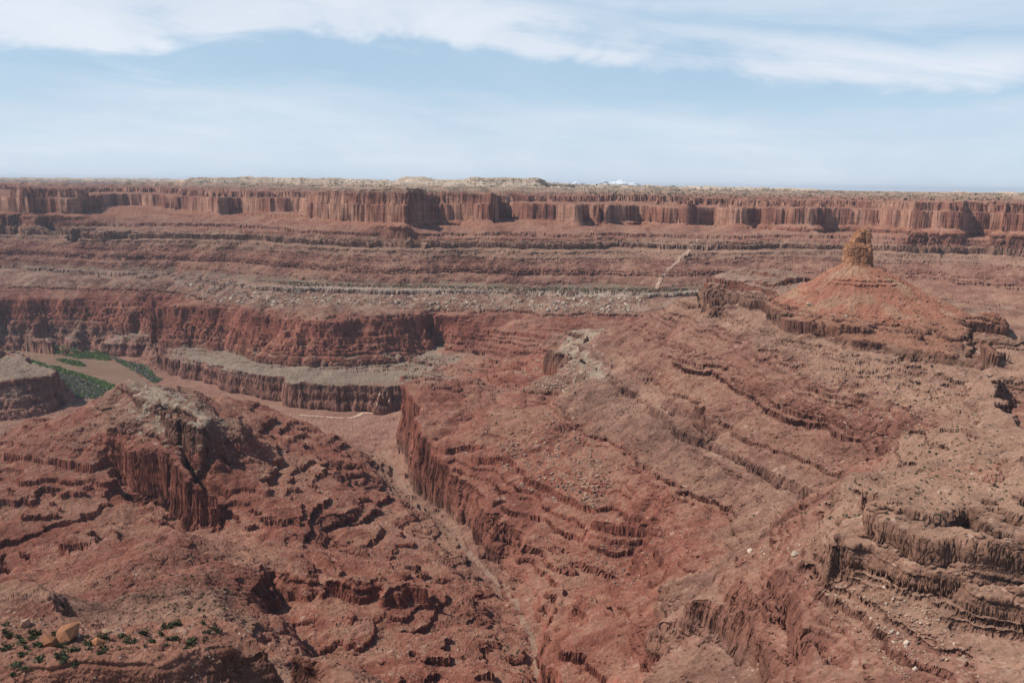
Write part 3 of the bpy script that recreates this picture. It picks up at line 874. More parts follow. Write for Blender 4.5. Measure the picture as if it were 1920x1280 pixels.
def colours(X, Y, Z, nz):
    zz = Z + 2.5 * tap(TB, X, Y, 500, .3, .1)
    c = ramp(zz, STRATA)

    def mixin(c, col, w):
        w = w[..., None]
        return c * (1 - w) + np.array(col, np.float32) * w
    n = tap(TB, X, Y, 900, .6, .3)
    n2 = tap(TC, X, Y, 200, 1.6, .7)
    flat = sst(nz, .62, .85)
    # dusty soil on gentle ground, bare dark rock on the steep
    c = c * (1 + .10 * n[..., None] + .08 * n2[..., None])
    dust = c * .42 + np.array((.295, .178, .12), np.float32) * .58
    c = c + (dust - c) * (flat * (1 - sst(Z, 570, 590)) * sst(n + n2 * .6, -1.2, 1.4))[..., None]
    # bare faces wear a dark varnish; far ledges also get overhang shade painted in
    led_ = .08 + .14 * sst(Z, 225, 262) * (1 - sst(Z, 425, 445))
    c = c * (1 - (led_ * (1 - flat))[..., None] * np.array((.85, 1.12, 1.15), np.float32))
    # the big walls: salmon stone with dark streaked curtains
    wall = sst(Z, 446, 456) * (1 - sst(Z, 556, 566)) * (1 - flat) * sst(Y, 2400, 2600)
    u_ = X * .9 + Y * .45
    pat = .25 + tap(TB, u_, Z * .25, 620, 0.0, .52) + .6 * tap(TC, u_, Z * .1, 300, 0.0, .7)
    c = mixin(c, (.46, .25, .175), wall * sst(pat, -.4, .7) * .9)
    c = mixin(c, (.20, .085, .07), wall * sst(-pat, .5, 1.3) * .5)
    # grey-green bench floor
    bench = sst(zz, 40, 50) * (1 - sst(zz, 94, 104)) * flat * sst(Y, 2050, 2250)
    c = mixin(c, (.28, .215, .16), bench * .85)
    wob = 9 * tap(TC, X, Y, 130, .2, .1)
    cap = px_in(X + wob, Y + 1.6 * wob, [(243, 703), (290, 712), (330, 732), (365, 752), (396, 774), (390, 792), (350, 783), (300, 762), (275, 750), (256, 724)], 250)
    c = np.where((cap & (nz > .5))[..., None], np.array((.34, .262, .195), np.float32) * (1 + .12 * n2[..., None]), c)
    led = px_in(X + wob, Y + 1.6 * wob, [(1028, 636), (1060, 622), (1120, 613), (1150, 622), (1095, 648), (1150, 694), (1146, 708), (1095, 684), (1045, 660)], 249)
    c = np.where((led & (nz > .6) & (n2 + .8 * tap(TC, X, Y, 70, .4, .3) > -.7))[..., None], np.array((.32, .245, .18), np.float32) * (1 + .12 * n2[..., None]), c)
    # white rim
    wr = sst(Z, 239, 243) * (1 - sst(Z, 250, 253)) * sst(Y, 2500, 2650) * (.35 + .65 * sst(X / Y, -.32, -.2)) * (.55 + .45 * sst(n2, -.8, .6))
    c = mixin(c, (.46, .38, .30), wr * .8)
    sc = sst(Z, 252, 254) * (1 - sst(Z, 262, 272)) * sst(Y, 2500, 2650) * flat
    c = mixin(c, (.19, .17, .12), sc * sst(n2, -.8, .6) * .8)
    blocks = sst(Z, 205, 212) * (1 - sst(Z, 238, 244)) * sst(Y, 2600, 2700) * sst(tap(TC, X, Y, 300, 1.1, .4) + .4 * n, .1, .9)
    c = mixin(c, (.36, .28, .22), blocks * .4)
    # scrub on the far plateau
    pl = sst(Z, 560, 575) * flat * sst(Y, 3500, 3700)
    c = mixin(c, (.10, .11, .075), pl * sst(tap(TC, X, Y, 700, .2, .2) + .5 * tap(TC, X, Y, 160, .9, .9), .2, .8) * .6 * (1 - .6 * sst(Z, 600, 612)))
    redb = sst(Z, 366, 374) * (1 - sst(Z, 402, 408)) * px_in(X + wob, Y + 1.2 * wob, [(1432, 556), (1440, 580), (1500, 612), (1600, 640), (1700, 656), (1860, 690), (1870, 640), (1900, 590), (1800, 560), (1640, 490), (1575, 490), (1500, 535)], 388)
    c = mixin(c, (.27, .125, .08), redb * .85)
    # varnish streaks on the ledge that carries the spire
    streak = sst(tap(TC, X * .8 + Y * .6, Z * .08, 220, 0.0, .2), -.5, .8)
    c = mixin(c, (.12, .058, .048), sst(Z, 362, 368) * (1 - sst(Z, 396, 404)) * (1 - flat) * sst(Y, 1000, 1100) * (1 - sst(Y, 1750, 1900)) * (.3 + .55 * streak))
    # grey tan soil on the ridge beside the cone
    c = mixin(c, (.29, .195, .145), sst(Z, 396, 404) * flat * sst(Y, 1650, 1720) * (1 - sst(Y, 2200, 2400)) * .85)
    lum = c @ np.array((.3, .6, .1), np.float32)
    c = lum[..., None] + (c - lum[..., None]) * 1.0
    return np.clip(c * .9, .015, .8)


tt, XV, YV, ZV, BV, IC = land()
NC, NR = XV.shape
Y0V = YV.copy()
NZ = np.empty_like(XV)
NX = np.empty_like(XV)
NY = np.empty_like(XV)
for a in range(0, NC, 256):
    X, Y, Z = XV[a:a + 256], YV[a:a + 256], ZV[a:a + 256]
    e = np.maximum(Y * np.float32(.0007), .25)
    gx = (height(X + e, Y) - height(X - e, Y)) / (2 * e)
    gy = (height(X, Y + e) - height(X, Y - e)) / (2 * e)
    h_ = np.hypot(gx, gy)
    NZ[a:a + 256] = 1 / np.sqrt(1 + h_ * h_)
    NX[a:a + 256] = -gx / np.maximum(h_, 1e-6)
    NY[a:a + 256] = -gy / np.maximum(h_, 1e-6)
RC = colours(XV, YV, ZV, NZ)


def bed_offsets(lo, hi, seed):
    r = random.Random(seed)
    zs, os_ = [], []
    z = -80.0
    while z < 780:
        th = r.uniform(lo, hi)
        k = r.uniform(-1, 1)
        zs += [z + .08 * th, z + .9 * th]
        os_ += [k, k + .25]
        z += th
    g = np.arange(-80, 780, .1)
    return np.interp(g, zs, os_).astype(np.float32)


BO1, BO2 = bed_offsets(6, 15, 3), bed_offsets(1.6, 4.5, 4)


def carve_cliffs():
    """Beds stand out and draw back on the steep faces, joints break them into blocks."""
    global XV, YV
    w = 1 - sst(NZ, .5, .82)
    q = ((ZV + 1.2 * tap(TB, XV, YV, 300, .2, .7) + 80) * 10).astype(np.int32).clip(0, len(BO1) - 1)
    w = w * (1 - .8 * sst(NY, .1, .6))
    amp = .8 + np.minimum(YV, 3500) * .0009
    along = XV * np.abs(NY) + YV * np.abs(NX)
    blk = tap(TC, along, ZV * 1.3, 90, 0.0, .3) + .6 * tap(TD, along * 1.2, ZV * .5, 60, 0.0, .6)
    mass = sst(ZV, 445, 470) * (1 - sst(ZV, 545, 565)) * sst(YV, 2500, 3000)
    d = w * amp * ((1.7 * BO1[q] + 1.2 * BO2[q] * (1 - .65 * sst(YV, 700, 1500))) * (1 - .45 * mass) + .3 * blk)
    XV = (XV + NX * d).astype(np.float32)
    YV = (YV + NY * d).astype(np.float32)


carve_cliffs()
_an = np.arctan2(YV - SPIRE[1], XV - SPIRE[0])
_rill = tap(TC, _an * 60, np.hypot(XV - SPIRE[0], YV - SPIRE[1]) * .12, 60, .0, .4)
_mx = sst(tap(TB, XV, YV, 260, .5) + .35 * _rill, -.2, 1.4)[..., None]
cone_c = np.array((.30, .13, .085), np.float32) * (1 - _mx) + np.array((.32, .18, .115), np.float32) * _mx
RC = RC * (1 - IC[..., None]) + cone_c * IC[..., None]


def zipper(Y0):
    """Triangles between neighbouring columns whose rows lie at their own distances."""
    out = []
    for c in range(NC - 1):
        yy = np.concatenate([Y0[c], Y0[c + 1]])
        o_ = np.argsort(yy, kind='stable')
        right = o_ >= NR
        li = np.cumsum(~right) - 1
        ri = np.cumsum(right) - 1
        ok = (li >= 0) & (ri >= 0)
        ok[1:] &= ok[:-1]
        ok[0] = False
        le, re_ = ok & ~right, ok & right
        base_l, base_r = c * NR, (c + 1) * NR
        t1 = np.stack([base_l + li[le] - 1, base_r + ri[le], base_l + li[le]], 1)
        t2 = np.stack([base_l + li[re_], base_r + ri[re_] - 1, base_r + ri[re_]], 1)
        out += [t1.astype(np.int32), t2.astype(np.int32)]
    return np.concatenate(out)


quads = zipper(Y0V)
CO = np.stack([XV, YV, ZV], -1).reshape(-1, 3)
RCF = RC.reshape(-1, 3)
ICF = IC.reshape(-1)
STF = np.concatenate([base(XV[a:a + 256], YV[a:a + 256], STEEP).reshape(-1) for a in range(0, NC, 256)])      # the tall walls shade smoothly, ledges and ground in facets


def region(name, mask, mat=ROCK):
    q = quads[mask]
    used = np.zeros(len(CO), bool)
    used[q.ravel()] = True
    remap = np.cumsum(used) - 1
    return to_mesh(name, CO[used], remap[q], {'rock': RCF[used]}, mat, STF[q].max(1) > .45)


qc = ICF[quads].min(1) > .5
cen = CO[quads].mean(1)
CX, CY, CZ = cen[:, 0], cen[:, 1], cen[:, 2]
free = ~qc


def take(mask):
    global free
    m = mask & free
    free = free & ~mask
    return m


def pp(pts):
    return [Py(*p)[:2] for p in pts]


LANDFORMS = [
    ('mesa', (CY > 3380) & inside(CX, CY, pp([(570, 400, 3600), (600, 400, 3520), (753, 400, 3330), (790, 400, 3520), (935, 400, 3560), (936, 400, 3960), (880, 400, 4250), (600, 400, 4250), (575, 400, 4000)])) & (CZ > 448),
     'tall red mesa with a sunlit left wall and a dark right wall', 'mesa'),
    ('plateau', (CY > 3330) & (CZ > 446) & (CX > -2600), 'far plateau of fluted red cliffs under a cream and scrub top', 'plateau'),
    ('ridge', inside(CX, CY, pp([(-400, 900, 1980), (0, 850, 1900), (245, 712, 1760), (340, 727, 1900), (470, 746, 1930), (560, 790, 1850), (600, 800, 1780), (640, 850, 1600), (700, 935, 1420), (590, 950, 1350), (400, 1000, 1180), (300, 1000, 1150), (0, 1000, 1150), (-400, 1000, 1180)])) & (CZ > 72),
     'left ridge with a pale cap and a fluted red fin', 'ridge'),
    ('terrace', (CY > 2360) & (CY < 3220) & (CZ > 30) & (CZ < 92) & inside(CX, CY, [p[:2] for p in [Pz(x, y + 2, z) for x, y, z in BR[1:]]] + [(p[0] * 1.01, p[1] * 1.01) for p in [Pz(x, y, z) for x, y, z in MF[1:-4]]][::-1]),
     'flat grey green terrace above the river with a pink cliff edge', 'terrace'),
    ('low_mesa', inside(CX, CY, pp([(-700, 640, 2900), (10, 646, 2800), (60, 678, 2620), (116, 700, 2440), (118, 760, 2340), (60, 784, 2300), (0, 790, 2290), (-700, 800, 2290)])) & (CZ > 4),
     'low grey topped mesa cut off at the left edge before the river', 'mesa'),
    ('near_ledge', (CY < 470) & (CX < -40) & (CZ > 330), 'near shrubby ledge with orange blocks at the lower left', 'ledge'),
    ('cliff_bands', (CX > 60) & (CY < 900) & (CZ > 262) & (CX / CY > .18), 'near grey brown cliff bands and debris slope at the lower right', 'cliff'),
]
for nm, mk, lab, cat in LANDFORMS:
    mk = take(mk)
    if mk.sum() > 50:
        tag(region(nm, mk), lab, cat, kind='structure')
o = region('canyon_terrain', free)
tag(o, 'red canyon land of ledges and cliffs stepping down to a wash', 'canyon', kind='structure')
butte = bpy.data.objects.new('spire_butte', None)
COL.objects.link(butte)
butte.location = (SPIRE[0], SPIRE[1], SPIRE[2] - 70)
tag(butte, 'orange cone shaped butte topped by a blocky rock spire', 'butte')


def under(o, parent):
    o.parent = parent
    o.matrix_parent_inverse = Matrix.Translation(-Vector(parent.location))
    return o


under(region('talus_cone', qc), butte)


# ------------------------------------------------------------------ the spire
def build_spire():
    rng = np.random.default_rng(5)
    nt, nz_ = 150, 120
    sc = SPIRE[1] / F
    H = 71.0
    th = np.linspace(0, 2 * np.pi, nt, endpoint=False)
    h = np.linspace(0, 1, nz_)
    T, Hh = np.meshgrid(th, h)
    hz = Hh * H                                     # metres above the base, base sunk 6 m into the cone
    y = [0, 6, 10, 22, 36, 42, 44.5, 54, 62, 68, 71]
    left = np.interp(hz, y, [29, 25, 24, 23, 22.5, 22, 14, 10.5, 6.5, 3, 1])
    right = np.interp(hz, y, [29, 27, 25.5, 24.5, 23, 22, 21.5, 20.5, 19.5, 18, 14])
    dep = np.interp(hz, y, [27, 25, 23, 22, 20, 18, 16, 15, 13, 11, 8])
    cx, sy = np.cos(T), np.sin(T)
    rx = np.where(cx < 0, left, right)
    n = 3.2
    r = 1.0 / ((np.abs(cx) / rx) ** n + (np.abs(sy) / dep) ** n) ** (1 / n)
    # blocks: cells on the unrolled surface, each pushed in or out, cracks between
    P = np.stack([T * 26, hz], -1)
    rows = []
    zz = 0.0
    while zz < H + 8:
        hh = rng.uniform(5, 12)
        u = rng.uniform(0, 8)
        while u < 2 * np.pi * 26 + 8:
            w = rng.uniform(8, 20)
            rows.append((u + w / 2, zz + hh / 2 + rng.uniform(-1.2, 1.2), w, hh, rng.normal(0, .9)))
            u += w
        zz += hh
    rows = np.array(rows)
    d = np.stack([np.maximum(np.abs(P[..., 0] - a) / w, np.abs(P[..., 1] - b) / hh) for a, b, w, hh, k in rows], -1)
    o1 = d.argmin(-1)
    dm = np.partition(d, 1, -1)
    edge = dm[..., 1] - dm[..., 0]
    r = r + rows[o1, 4] - 1.0 * np.exp(-(edge / .10) ** 2)
    # the deep cleft near the right edge, towards the camera
    cl = np.exp(-(((T - 1.5 * np.pi - .52) / .10) ** 2)) * sst(hz, 34, 44)
    r = r - 6.5 * cl
    r = r + .7 * tap(TB, T * 26, hz, 90, .2) + .2 * tap(TC, T * 26, hz, 30, .7)
    px = cx * r
    py = sy * r
    topd = sst(Hh, .9, 1.0)
    hz2 = hz - 3.5 * topd * sst(px, -12, 16) * 0 + .8 * tap(TC, px, py, 40, .4)
    co = np.stack([px, py, hz2 - 6], -1).reshape(-1, 3)
    # cap
    rings = []
    last = np.stack([px[-1], py[-1]], -1)
    cen = last.mean(0)
    ncap = 8
    for k in range(1, ncap + 1):
        f = 1 - k / ncap
        q = cen + (last - cen) * f
        rings.append(np.concatenate([q, (H - 6 + 2.0 * (1 - f * f) + 1.2 * tap(TB, q[:, 0], q[:, 1], 60, .3))[:, None]], 1))
    co = np.concatenate([co] + rings)
    R = nz_ + ncap
    i = np.arange(R * nt).reshape(R, nt)
    j = np.roll(i, -1, 1)
    q = np.stack([i[:-1], j[:-1], j[1:], i[1:]], -1).reshape(-1, 4)
    co = co + np.array(SPIRE)
    c = np.array((.34, .17, .095), np.float32) * (1 + .12 * np.concatenate([rows[o1, 4].ravel() / .9, np.zeros(ncap * nt)])[:, None].clip(-1.5, 1.5))
    # dark varnish on some blocks
    v = np.concatenate([(np.sin(rows[o1, 0] * 12.9 + rows[o1, 1] * 7.1) > .55).ravel(), np.zeros(ncap * nt, bool)])
    c = np.where(v[:, None], c * np.array((.8, .76, .78)), c)
    return to_mesh('rock_spire', co, q, {'rock': c.astype(np.float32)}, SPIREM)


under(build_spire(), butte)


# ------------------------------------------------------------------ the river
def water_material():
    m = bpy.data.materials.new('muddy_water')
    m.use_nodes = True
    g = NT(m.node_tree)
    pos = g.n('ShaderNodeNewGeometry').outputs['Position']
    mp = g.n('ShaderNodeMapping', {'Vector': pos, 'Rotation': (0, 0, .5), 'Scale': (.004, .02, 1)}).outputs[0]
    n = g.noise(mp, 1.0, 5, .55, dist=.8)
    c = g.mix(g.ss(n, .35, .75), (.215, .135, .09), (.27, .18, .125))
    rip = g.noise(pos, .35, 3, .5)
    b = g.n('ShaderNodeBump', {'Height': rip, 'Strength': .12, 'Distance': .3})
    p = g.n('ShaderNodeBsdfPrincipled', {'Base Color': c, 'Roughness': .22, 'IOR': 1.33, 'Normal': b.outputs[0]})
    g.n('ShaderNodeOutputMaterial', {'Surface': p.outputs[0]})
    return m


import bmesh


def flat_poly(name, pts, z, mat):
    bm = bmesh.new()
    f = bm.faces.new([bm.verts.new((p[0], p[1], z)) for p in pts])
    if f.normal.z < 0:
        f.normal_flip()
    bmesh.ops.triangulate(bm, faces=bm.faces[:])
    me = bpy.data.meshes.new(name)
    bm.to_mesh(me)
    bm.free()
    me.materials.append(mat)
    ob = bpy.data.objects.new(name, me)
    COL.objects.link(ob)
    return ob


cxr = np.mean([p[0] for p in RIVER]), np.mean([p[1] for p in RIVER])
tag(flat_poly('river', RIVER, 0.0, water_material()), 'muddy brown river bend between green thickets', 'river', kind='structure')


# ------------------------------------------------------------------ putting things on the land
SCR = -(CAMZ - ZV) / YV                       # apparent slope of every land vertex
RUN = np.maximum.accumulate(SCR, 1)


def land_at(px, py, gentle=False):
    """The land points seen at photo pixels."""
    px, py = np.atleast_1d(np.asarray(px, float)), np.atleast_1d(np.asarray(py, float))
    out = np.zeros((len(px), 3))
    for k in range(len(px)):
        t, s_ = ray(px[k], py[k])
        c = int(np.clip(np.searchsorted(tt, t), 1, NC - 1))
        if tt[c] - t > t - tt[c - 1]:
            c -= 1
        r = int(np.searchsorted(RUN[c], s_))
        if r <= 0 or r >= NR:
            continue
        a = (s_ - RUN[c, r - 1]) / max(RUN[c, r] - RUN[c, r - 1], 1e-9)
        Y = YV[c, r - 1] + a * (YV[c, r] - YV[c, r - 1]) if YV[c, r] - YV[c, r - 1] < 60 else YV[c, r]
        if gentle and NZ[c, r] < .62:
            continue
        out[k] = (t * Y, Y, 0)
    out[:, 1] = np.maximum(out[:, 1], 1e-3)
    out[:, 2] = height(out[:, 0].astype(np.float32)[None], out[:, 1].astype(np.float32)[None])[0]
    return out


def poly_px(rng, poly, n):
    P = np.array(poly, float)
    lo, hi = P.min(0), P.max(0)
    res = []
    while len(res) < n:
        q = lo + (hi - lo) * rng.random((n * 2, 2))
        ok = inside(q[:, 0], q[:, 1], poly)
        res += list(map(tuple, q[ok]))
    q = np.array(res[:n])
    return q[:, 0], q[:, 1]


def simple_material(name, base_c, var=.25, scale=.6, col_attr=None, rough=.8):
    m = bpy.data.materials.new(name)
    m.use_nodes = True
    g = NT(m.node_tree)
    pos = g.n('ShaderNodeNewGeometry').outputs['Position']
    n = g.noise(pos, scale, 6, .65)
    val = g.m('ADD', 1.0 - var, g.m('MULTIPLY', n, 2 * var))
    if col_attr:
        c = g.n('ShaderNodeVertexColor', layer_name=col_attr).outputs[0]
        c = g.n('ShaderNodeVectorMath', {0: c, 'Scale': val}, operation='SCALE').outputs[0]
    else:
        inf = g.n('ShaderNodeObjectInfo').outputs['Random']
        val = g.m('MULTIPLY', val, g.m('ADD', .78, g.m('MULTIPLY', inf, .44)))
        c = g.n('ShaderNodeVectorMath', {0: base_c, 'Scale': val}, operation='SCALE').outputs[0]
    b = g.n('ShaderNodeBump', {'Height': g.noise(pos, scale * 2.5, 5, .6), 'Strength': .5, 'Distance': .25 / scale})
    d = g.n('ShaderNodeBsdfDiffuse', {'Color': c, 'Roughness': .5, 'Normal': b.outputs[0]})
    g.n('ShaderNodeOutputMaterial', {'Surface': d.outputs[0]})
    return m


def rock_shape(seed, n=14):
    """An angular block: the hull of a few points on a squashed ball."""
    r = random.Random(seed)
    bm = bmesh.new()
    sx, sy, sz = r.uniform(.8, 1.3), r.uniform(.6, 1.0), r.uniform(.45, .85)
    for k in range(n):
        v = Vector((r.gauss(0, 1), r.gauss(0, 1), r.gauss(0, 1)))
        v = v / max(abs(v.x), abs(v.y), abs(v.z)) * .5 + v.normalized() * .5
        v *= r.uniform(.85, 1.0)
        bm.verts.new((v.x * sx, v.y * sy, v.z * sz))
    res = bmesh.ops.convex_hull(bm, input=bm.verts[:])
    bmesh.ops.delete(bm, geom=list({e for e in res['geom_interior'] + res['geom_unused'] if isinstance(e, bmesh.types.BMVert)}), context='VERTS')
    bm.verts.index_update()
    co = np.array([v.co[:] for v in bm.verts])
    tri = np.array([[v.index for v in f.verts] for f in bm.faces])
    bm.free()
    return co / np.abs(co).max(), tri


def bush_shape(seed, n=70, size=.22, squash=.75):
    """A crown of many small leaf-sized facets in loose clumps."""
    r = np.random.default_rng(seed)
    cl = r.normal(0, .42, (7, 3)) * (1, 1, .5)
    cl[:, 2] = np.abs(cl[:, 2]) * squash + .25
    cen = cl[r.integers(0, 7, n)] + r.normal(0, .23, (n, 3))
    cen[:, 2] = np.clip(cen[:, 2], .03, None)
    a = r.normal(0, 1, (n, 3))
    a /= np.linalg.norm(a, axis=1)[:, None]
    b = np.cross(a, r.normal(0, 1, (n, 3)))
    b /= np.linalg.norm(b, axis=1)[:, None]
    s_ = size * r.uniform(.6, 1.3, (n, 1))
    co = np.stack([cen - a * s_, cen + b * s_, cen + a * s_, cen - b * s_], 1).reshape(-1, 3)
    return co, np.arange(n * 4).reshape(n, 4)


def shaped(name, co, fc, mat):
    me = bpy.data.meshes.new(name)
    me.from_pydata([tuple(c) for c in co], [], [tuple(f) for f in fc])
    me.materials.append(mat)
    return me


def merged(name, shapes, places, mat, cols=None):
    """One mesh out of many small uncountable pieces: places = (x, y, z, size, rot, tilt, shape index)."""
    V, FC, CC = [], [], []
    o_ = 0
    for k, (x, y, z, sz, rot, tl, si) in enumerate(places):
        c, f = shapes[si]
        cr, sr = math.cos(rot), math.sin(rot)
        ct, st_ = math.cos(tl), math.sin(tl)
        p = c * sz
        p = np.stack([p[:, 0], p[:, 1] * ct - p[:, 2] * st_, p[:, 1] * st_ + p[:, 2] * ct], 1)
        p = np.stack([p[:, 0] * cr - p[:, 1] * sr + x, p[:, 0] * sr + p[:, 1] * cr + y, p[:, 2] + z], 1)
        V.append(p)
        FC.append(f + o_)
        o_ += len(c)
        if cols is not None:
            CC.append(np.repeat(np.array(cols[k], np.float32)[None], len(c), 0))
    return to_mesh(name, np.concatenate(V), np.concatenate(FC), {'rock': np.concatenate(CC)} if cols is not None else {}, mat)


# ---- blocks and boulders
PALE, TAN, RED, GREY, ORANGE = (.48, .385, .30), (.38, .245, .165), (.27, .13, .092), (.25, .175, .14), (.34, .16, .088)
FIELDS = [  # photo polygon, how many, size range in metres, colours, label, group
    ([(330, 524), (640, 545), (810, 548), (1000, 552), (1200, 556), (1230, 570), (1180, 588), (1000, 585), (800, 580), (640, 570), (520, 575), (330, 560)], 2600, (2.5, 14), (PALE, PALE, TAN, TAN), 'pale angular block strewn on the slope below the white rim', 'pale blocks below the white rim'),
    ([(0, 522), (330, 528), (330, 552), (0, 548)], 420, (2, 8), (TAN, TAN, RED), 'small pale block on the slope under the far left white rim', 'blocks under the far left rim'),
    ([(798, 560), (826, 560), (832, 640), (812, 645)], 200, (3, 13), (PALE, PALE, TAN), 'pale block in the steep chute between the red cliffs', 'blocks in the chute'),
    ([(965, 700), (1010, 672), (1060, 672), (1110, 705), (1075, 740), (1010, 730)], 520, (2, 7), (PALE, TAN, TAN), 'tan block heaped below the white ledge of the right ridge', 'blocks below the white ledge'),
    ([(940, 820), (1040, 770), (1090, 790), (1150, 900), (1120, 960), (1010, 930), (940, 900)], 1100, (1.8, 7.0), (TAN, TAN, GREY, RED), 'brown grey boulder in the rockfall on the middle slope', 'boulders of the middle rockfall'),
    ([(1040, 770), (1150, 720), (1320, 640), (1330, 660), (1200, 770), (1100, 800)], 900, (1.2, 4.0), (TAN, TAN, RED), 'small tan rock on the long pale talus ridge', 'rocks on the talus ridge'),
    ([(1090, 1040), (1150, 1005), (1215, 1000), (1240, 1040), (1180, 1105), (1110, 1095)], 520, (1.2, 4.2), (TAN, GREY, RED), 'dark boulder in the bowl below the dark middle cliff', 'boulders in the bowl'),
    ([(1360, 700), (1500, 650), (1750, 690), (1780, 760), (1700, 830), (1560, 800), (1400, 770)], 1300, (1.2, 5.0), (RED, RED, TAN, GREY), 'reddish block on the broad slope below the spire bench', 'blocks below the spire bench'),
    ([(1330, 1010), (1480, 980), (1560, 1010), (1650, 1080), (1760, 1140), (1800, 1230), (1700, 1275), (1560, 1160), (1480, 1090), (1400, 1070), (1330, 1060)], 2400, (.45, 2.0), (PALE, TAN, TAN, RED), 'pale rock on the near debris slope below the grey cliff band', 'rocks on the near debris slope'),
    ([(1330, 1010), (1480, 980), (1560, 1010), (1650, 1080), (1760, 1140), (1800, 1230), (1700, 1275), (1560, 1160), (1480, 1090), (1400, 1070), (1330, 1060)], 70, (1.5, 3.4), (PALE, TAN, TAN), 'big pale boulder on the near debris slope below the grey cliff band', 'big boulders on the near debris slope'),
    ([(1500, 860), (1900, 800), (1915, 1000), (1700, 960), (1600, 920)], 300, (.3, 1.3), (TAN, PALE, RED), 'small tan stone on the hill above the grey cliff band', 'stones on the near right hill'),
    ([(380, 780), (480, 790), (600, 880), (560, 910), (440, 880), (390, 840)], 380, (1.2, 5.0), (TAN, TAN, PALE, RED), 'tan boulder fallen beside the white cap of the left ridge', 'boulders beside the white cap'),
    ([(120, 790), (235, 745), (285, 790), (220, 890), (120, 860)], 800, (1.0, 3.6), (TAN, RED, TAN, GREY), 'red brown rock on the dark flank left of the white cap', 'rocks on the left flank'),
    ([(130, 880), (210, 870), (160, 940), (140, 1010), (200, 1060), (130, 1030)], 260, (.6, 1.8), (PALE, TAN), 'pale pebble sized rock in the wash below the left flank', 'rocks in the left wash'),
    ([(1500, 560), (1590, 500), (1640, 500), (1790, 575), (1700, 600), (1560, 600)], 260, (.8, 2.6), (ORANGE, TAN, RED), 'orange rock lying on the talus cone of the spire', 'rocks on the talus cone'),
    ([(0, 1180), (120, 1180), (300, 1190), (470, 1190), (480, 1270), (0, 1278)], 420, (.25, 1.0), (TAN, PALE, RED, ORANGE), 'small rock on the near shrubby ledge', 'rocks on the near ledge'),
    ([(860, 1010), (940, 1085), (990, 1200), (1010, 1270), (960, 1270), (930, 1150), (820, 1010)], 260, (.6, 1.8), (PALE, TAN, GREY), 'pale rock in the dry wash at the canyon bottom', 'rocks in the dry wash'),
    ([(560, 950), (840, 1030), (900, 1150), (700, 1250), (560, 1050)], 220, (.5, 1.6), (TAN, RED), 'small red brown rock on the benches left of the wash', 'rocks on the left benches'),
]


def build_rocks():
    rng = np.random.default_rng(21)
    shp = [rock_shape(k, 16) for k in range(10)]
    low = [rock_shape(40 + k, 10) for k in range(8)]
    mats = {c: simple_material('boulder_rock', c) for c in (PALE, TAN, RED, GREY, ORANGE)}
    allr = []
    for fi, (poly, n, (a, b), cols, lab, grp) in enumerate(FIELDS):
        px, py = poly_px(rng, poly, n)
        P = land_at(px, py, True)
        for p in P:
            if p[1] < 1 or p[1] > 5000:
                continue
            sz = a * (b / a) ** (rng.random() ** 1.5) * .55
            allr.append((sz / p[1], sz, p, cols[rng.integers(len(cols))], fi))
    # single ones the photograph shows
    for x, y, sz, c, lab in SINGLES:
        p = land_at([x], [y])[0]
        ob = bpy.data.objects.new('boulder', shaped('boulder', *shp[int(x) % 10], mats[c]))
        COL.objects.link(ob)
        ob.scale = (sz, sz, sz)
        ob.location = (p[0], p[1], p[2] + sz * .3)
        ob.rotation_euler = (rng.uniform(-.3, .3), rng.uniform(-.3, .3), rng.uniform(0, 6))
        tag(ob, lab, 'boulder')
    allr.sort(key=lambda r_: -r_[0])
    big, rest = allr[:285], allr[285:]
    dm = {}
    for k, (ap, sz, p, c, fi) in enumerate(big):
        key = (k % 10, c)
        if key not in dm:
            dm[key] = shaped('boulder', *shp[k % 10], mats[c])
        ob = bpy.data.objects.new('boulder', dm[key])
        COL.objects.link(ob)
        f = rng.uniform(.85, 1.15, 3)
        ob.scale = tuple(sz * f)
        ob.location = (p[0], p[1], p[2] + sz * .18)
        ob.rotation_euler = (rng.uniform(-.5, .5), rng.uniform(-.5, .5), rng.uniform(0, 6.28))
        tag(ob, FIELDS[fi][4], 'boulder', FIELDS[fi][5])
    # loose stones all over the nearer slopes
    for poly, n in [([(560, 800), (760, 860), (1000, 700), (1340, 560), (1850, 690), (1919, 760), (1919, 1279), (1, 1279), (1, 860), (250, 720), (560, 790)], 17000), ([(250, 720), (560, 790), (750, 960), (560, 1010), (390, 960), (1, 1060), (1, 860)], 5000), ([(1030, 640), (1330, 570), (1850, 690), (1919, 900), (1500, 950), (1100, 900), (950, 780)], 5000)]:
        px, py = poly_px(rng, poly, n)
        keep = tap(TB, px, py, 700, .3, .2) + .5 * tap(TC, px, py, 300, .5, .8) + .8 * rng.standard_normal(len(px)) > -.2
        for p in land_at(px[keep], py[keep], True):
            if 1 < p[1] < 2400:
                sz = p[1] / F * .8 * (2.6 ** rng.standard_normal()) ** .6
                sz = min(sz, p[1] / F * 3.2)
                rest.append((0, sz, p, ((RED, TAN, TAN, GREY) if p[2] < 330 or p[1] > 1150 else (TAN, PALE, TAN, RED))[rng.integers(4)], 0))
    pl = [(p[0], p[1], p[2] + sz * .15, sz, rng.uniform(0, 6.28), rng.uniform(-.5, .5), int(rng.integers(8))) for ap, sz, p, c, fi in rest]
    cc = [tuple(np.array(c) * rng.uniform(.7, 1.2)) for ap, sz, p, c, fi in rest]
    o = merged('rubble', low, pl, simple_material('rubble_rock', None, col_attr='rock'), cc)
    tag(o, 'loose rubble of small rocks scattered over the slopes', 'rubble', kind='stuff')


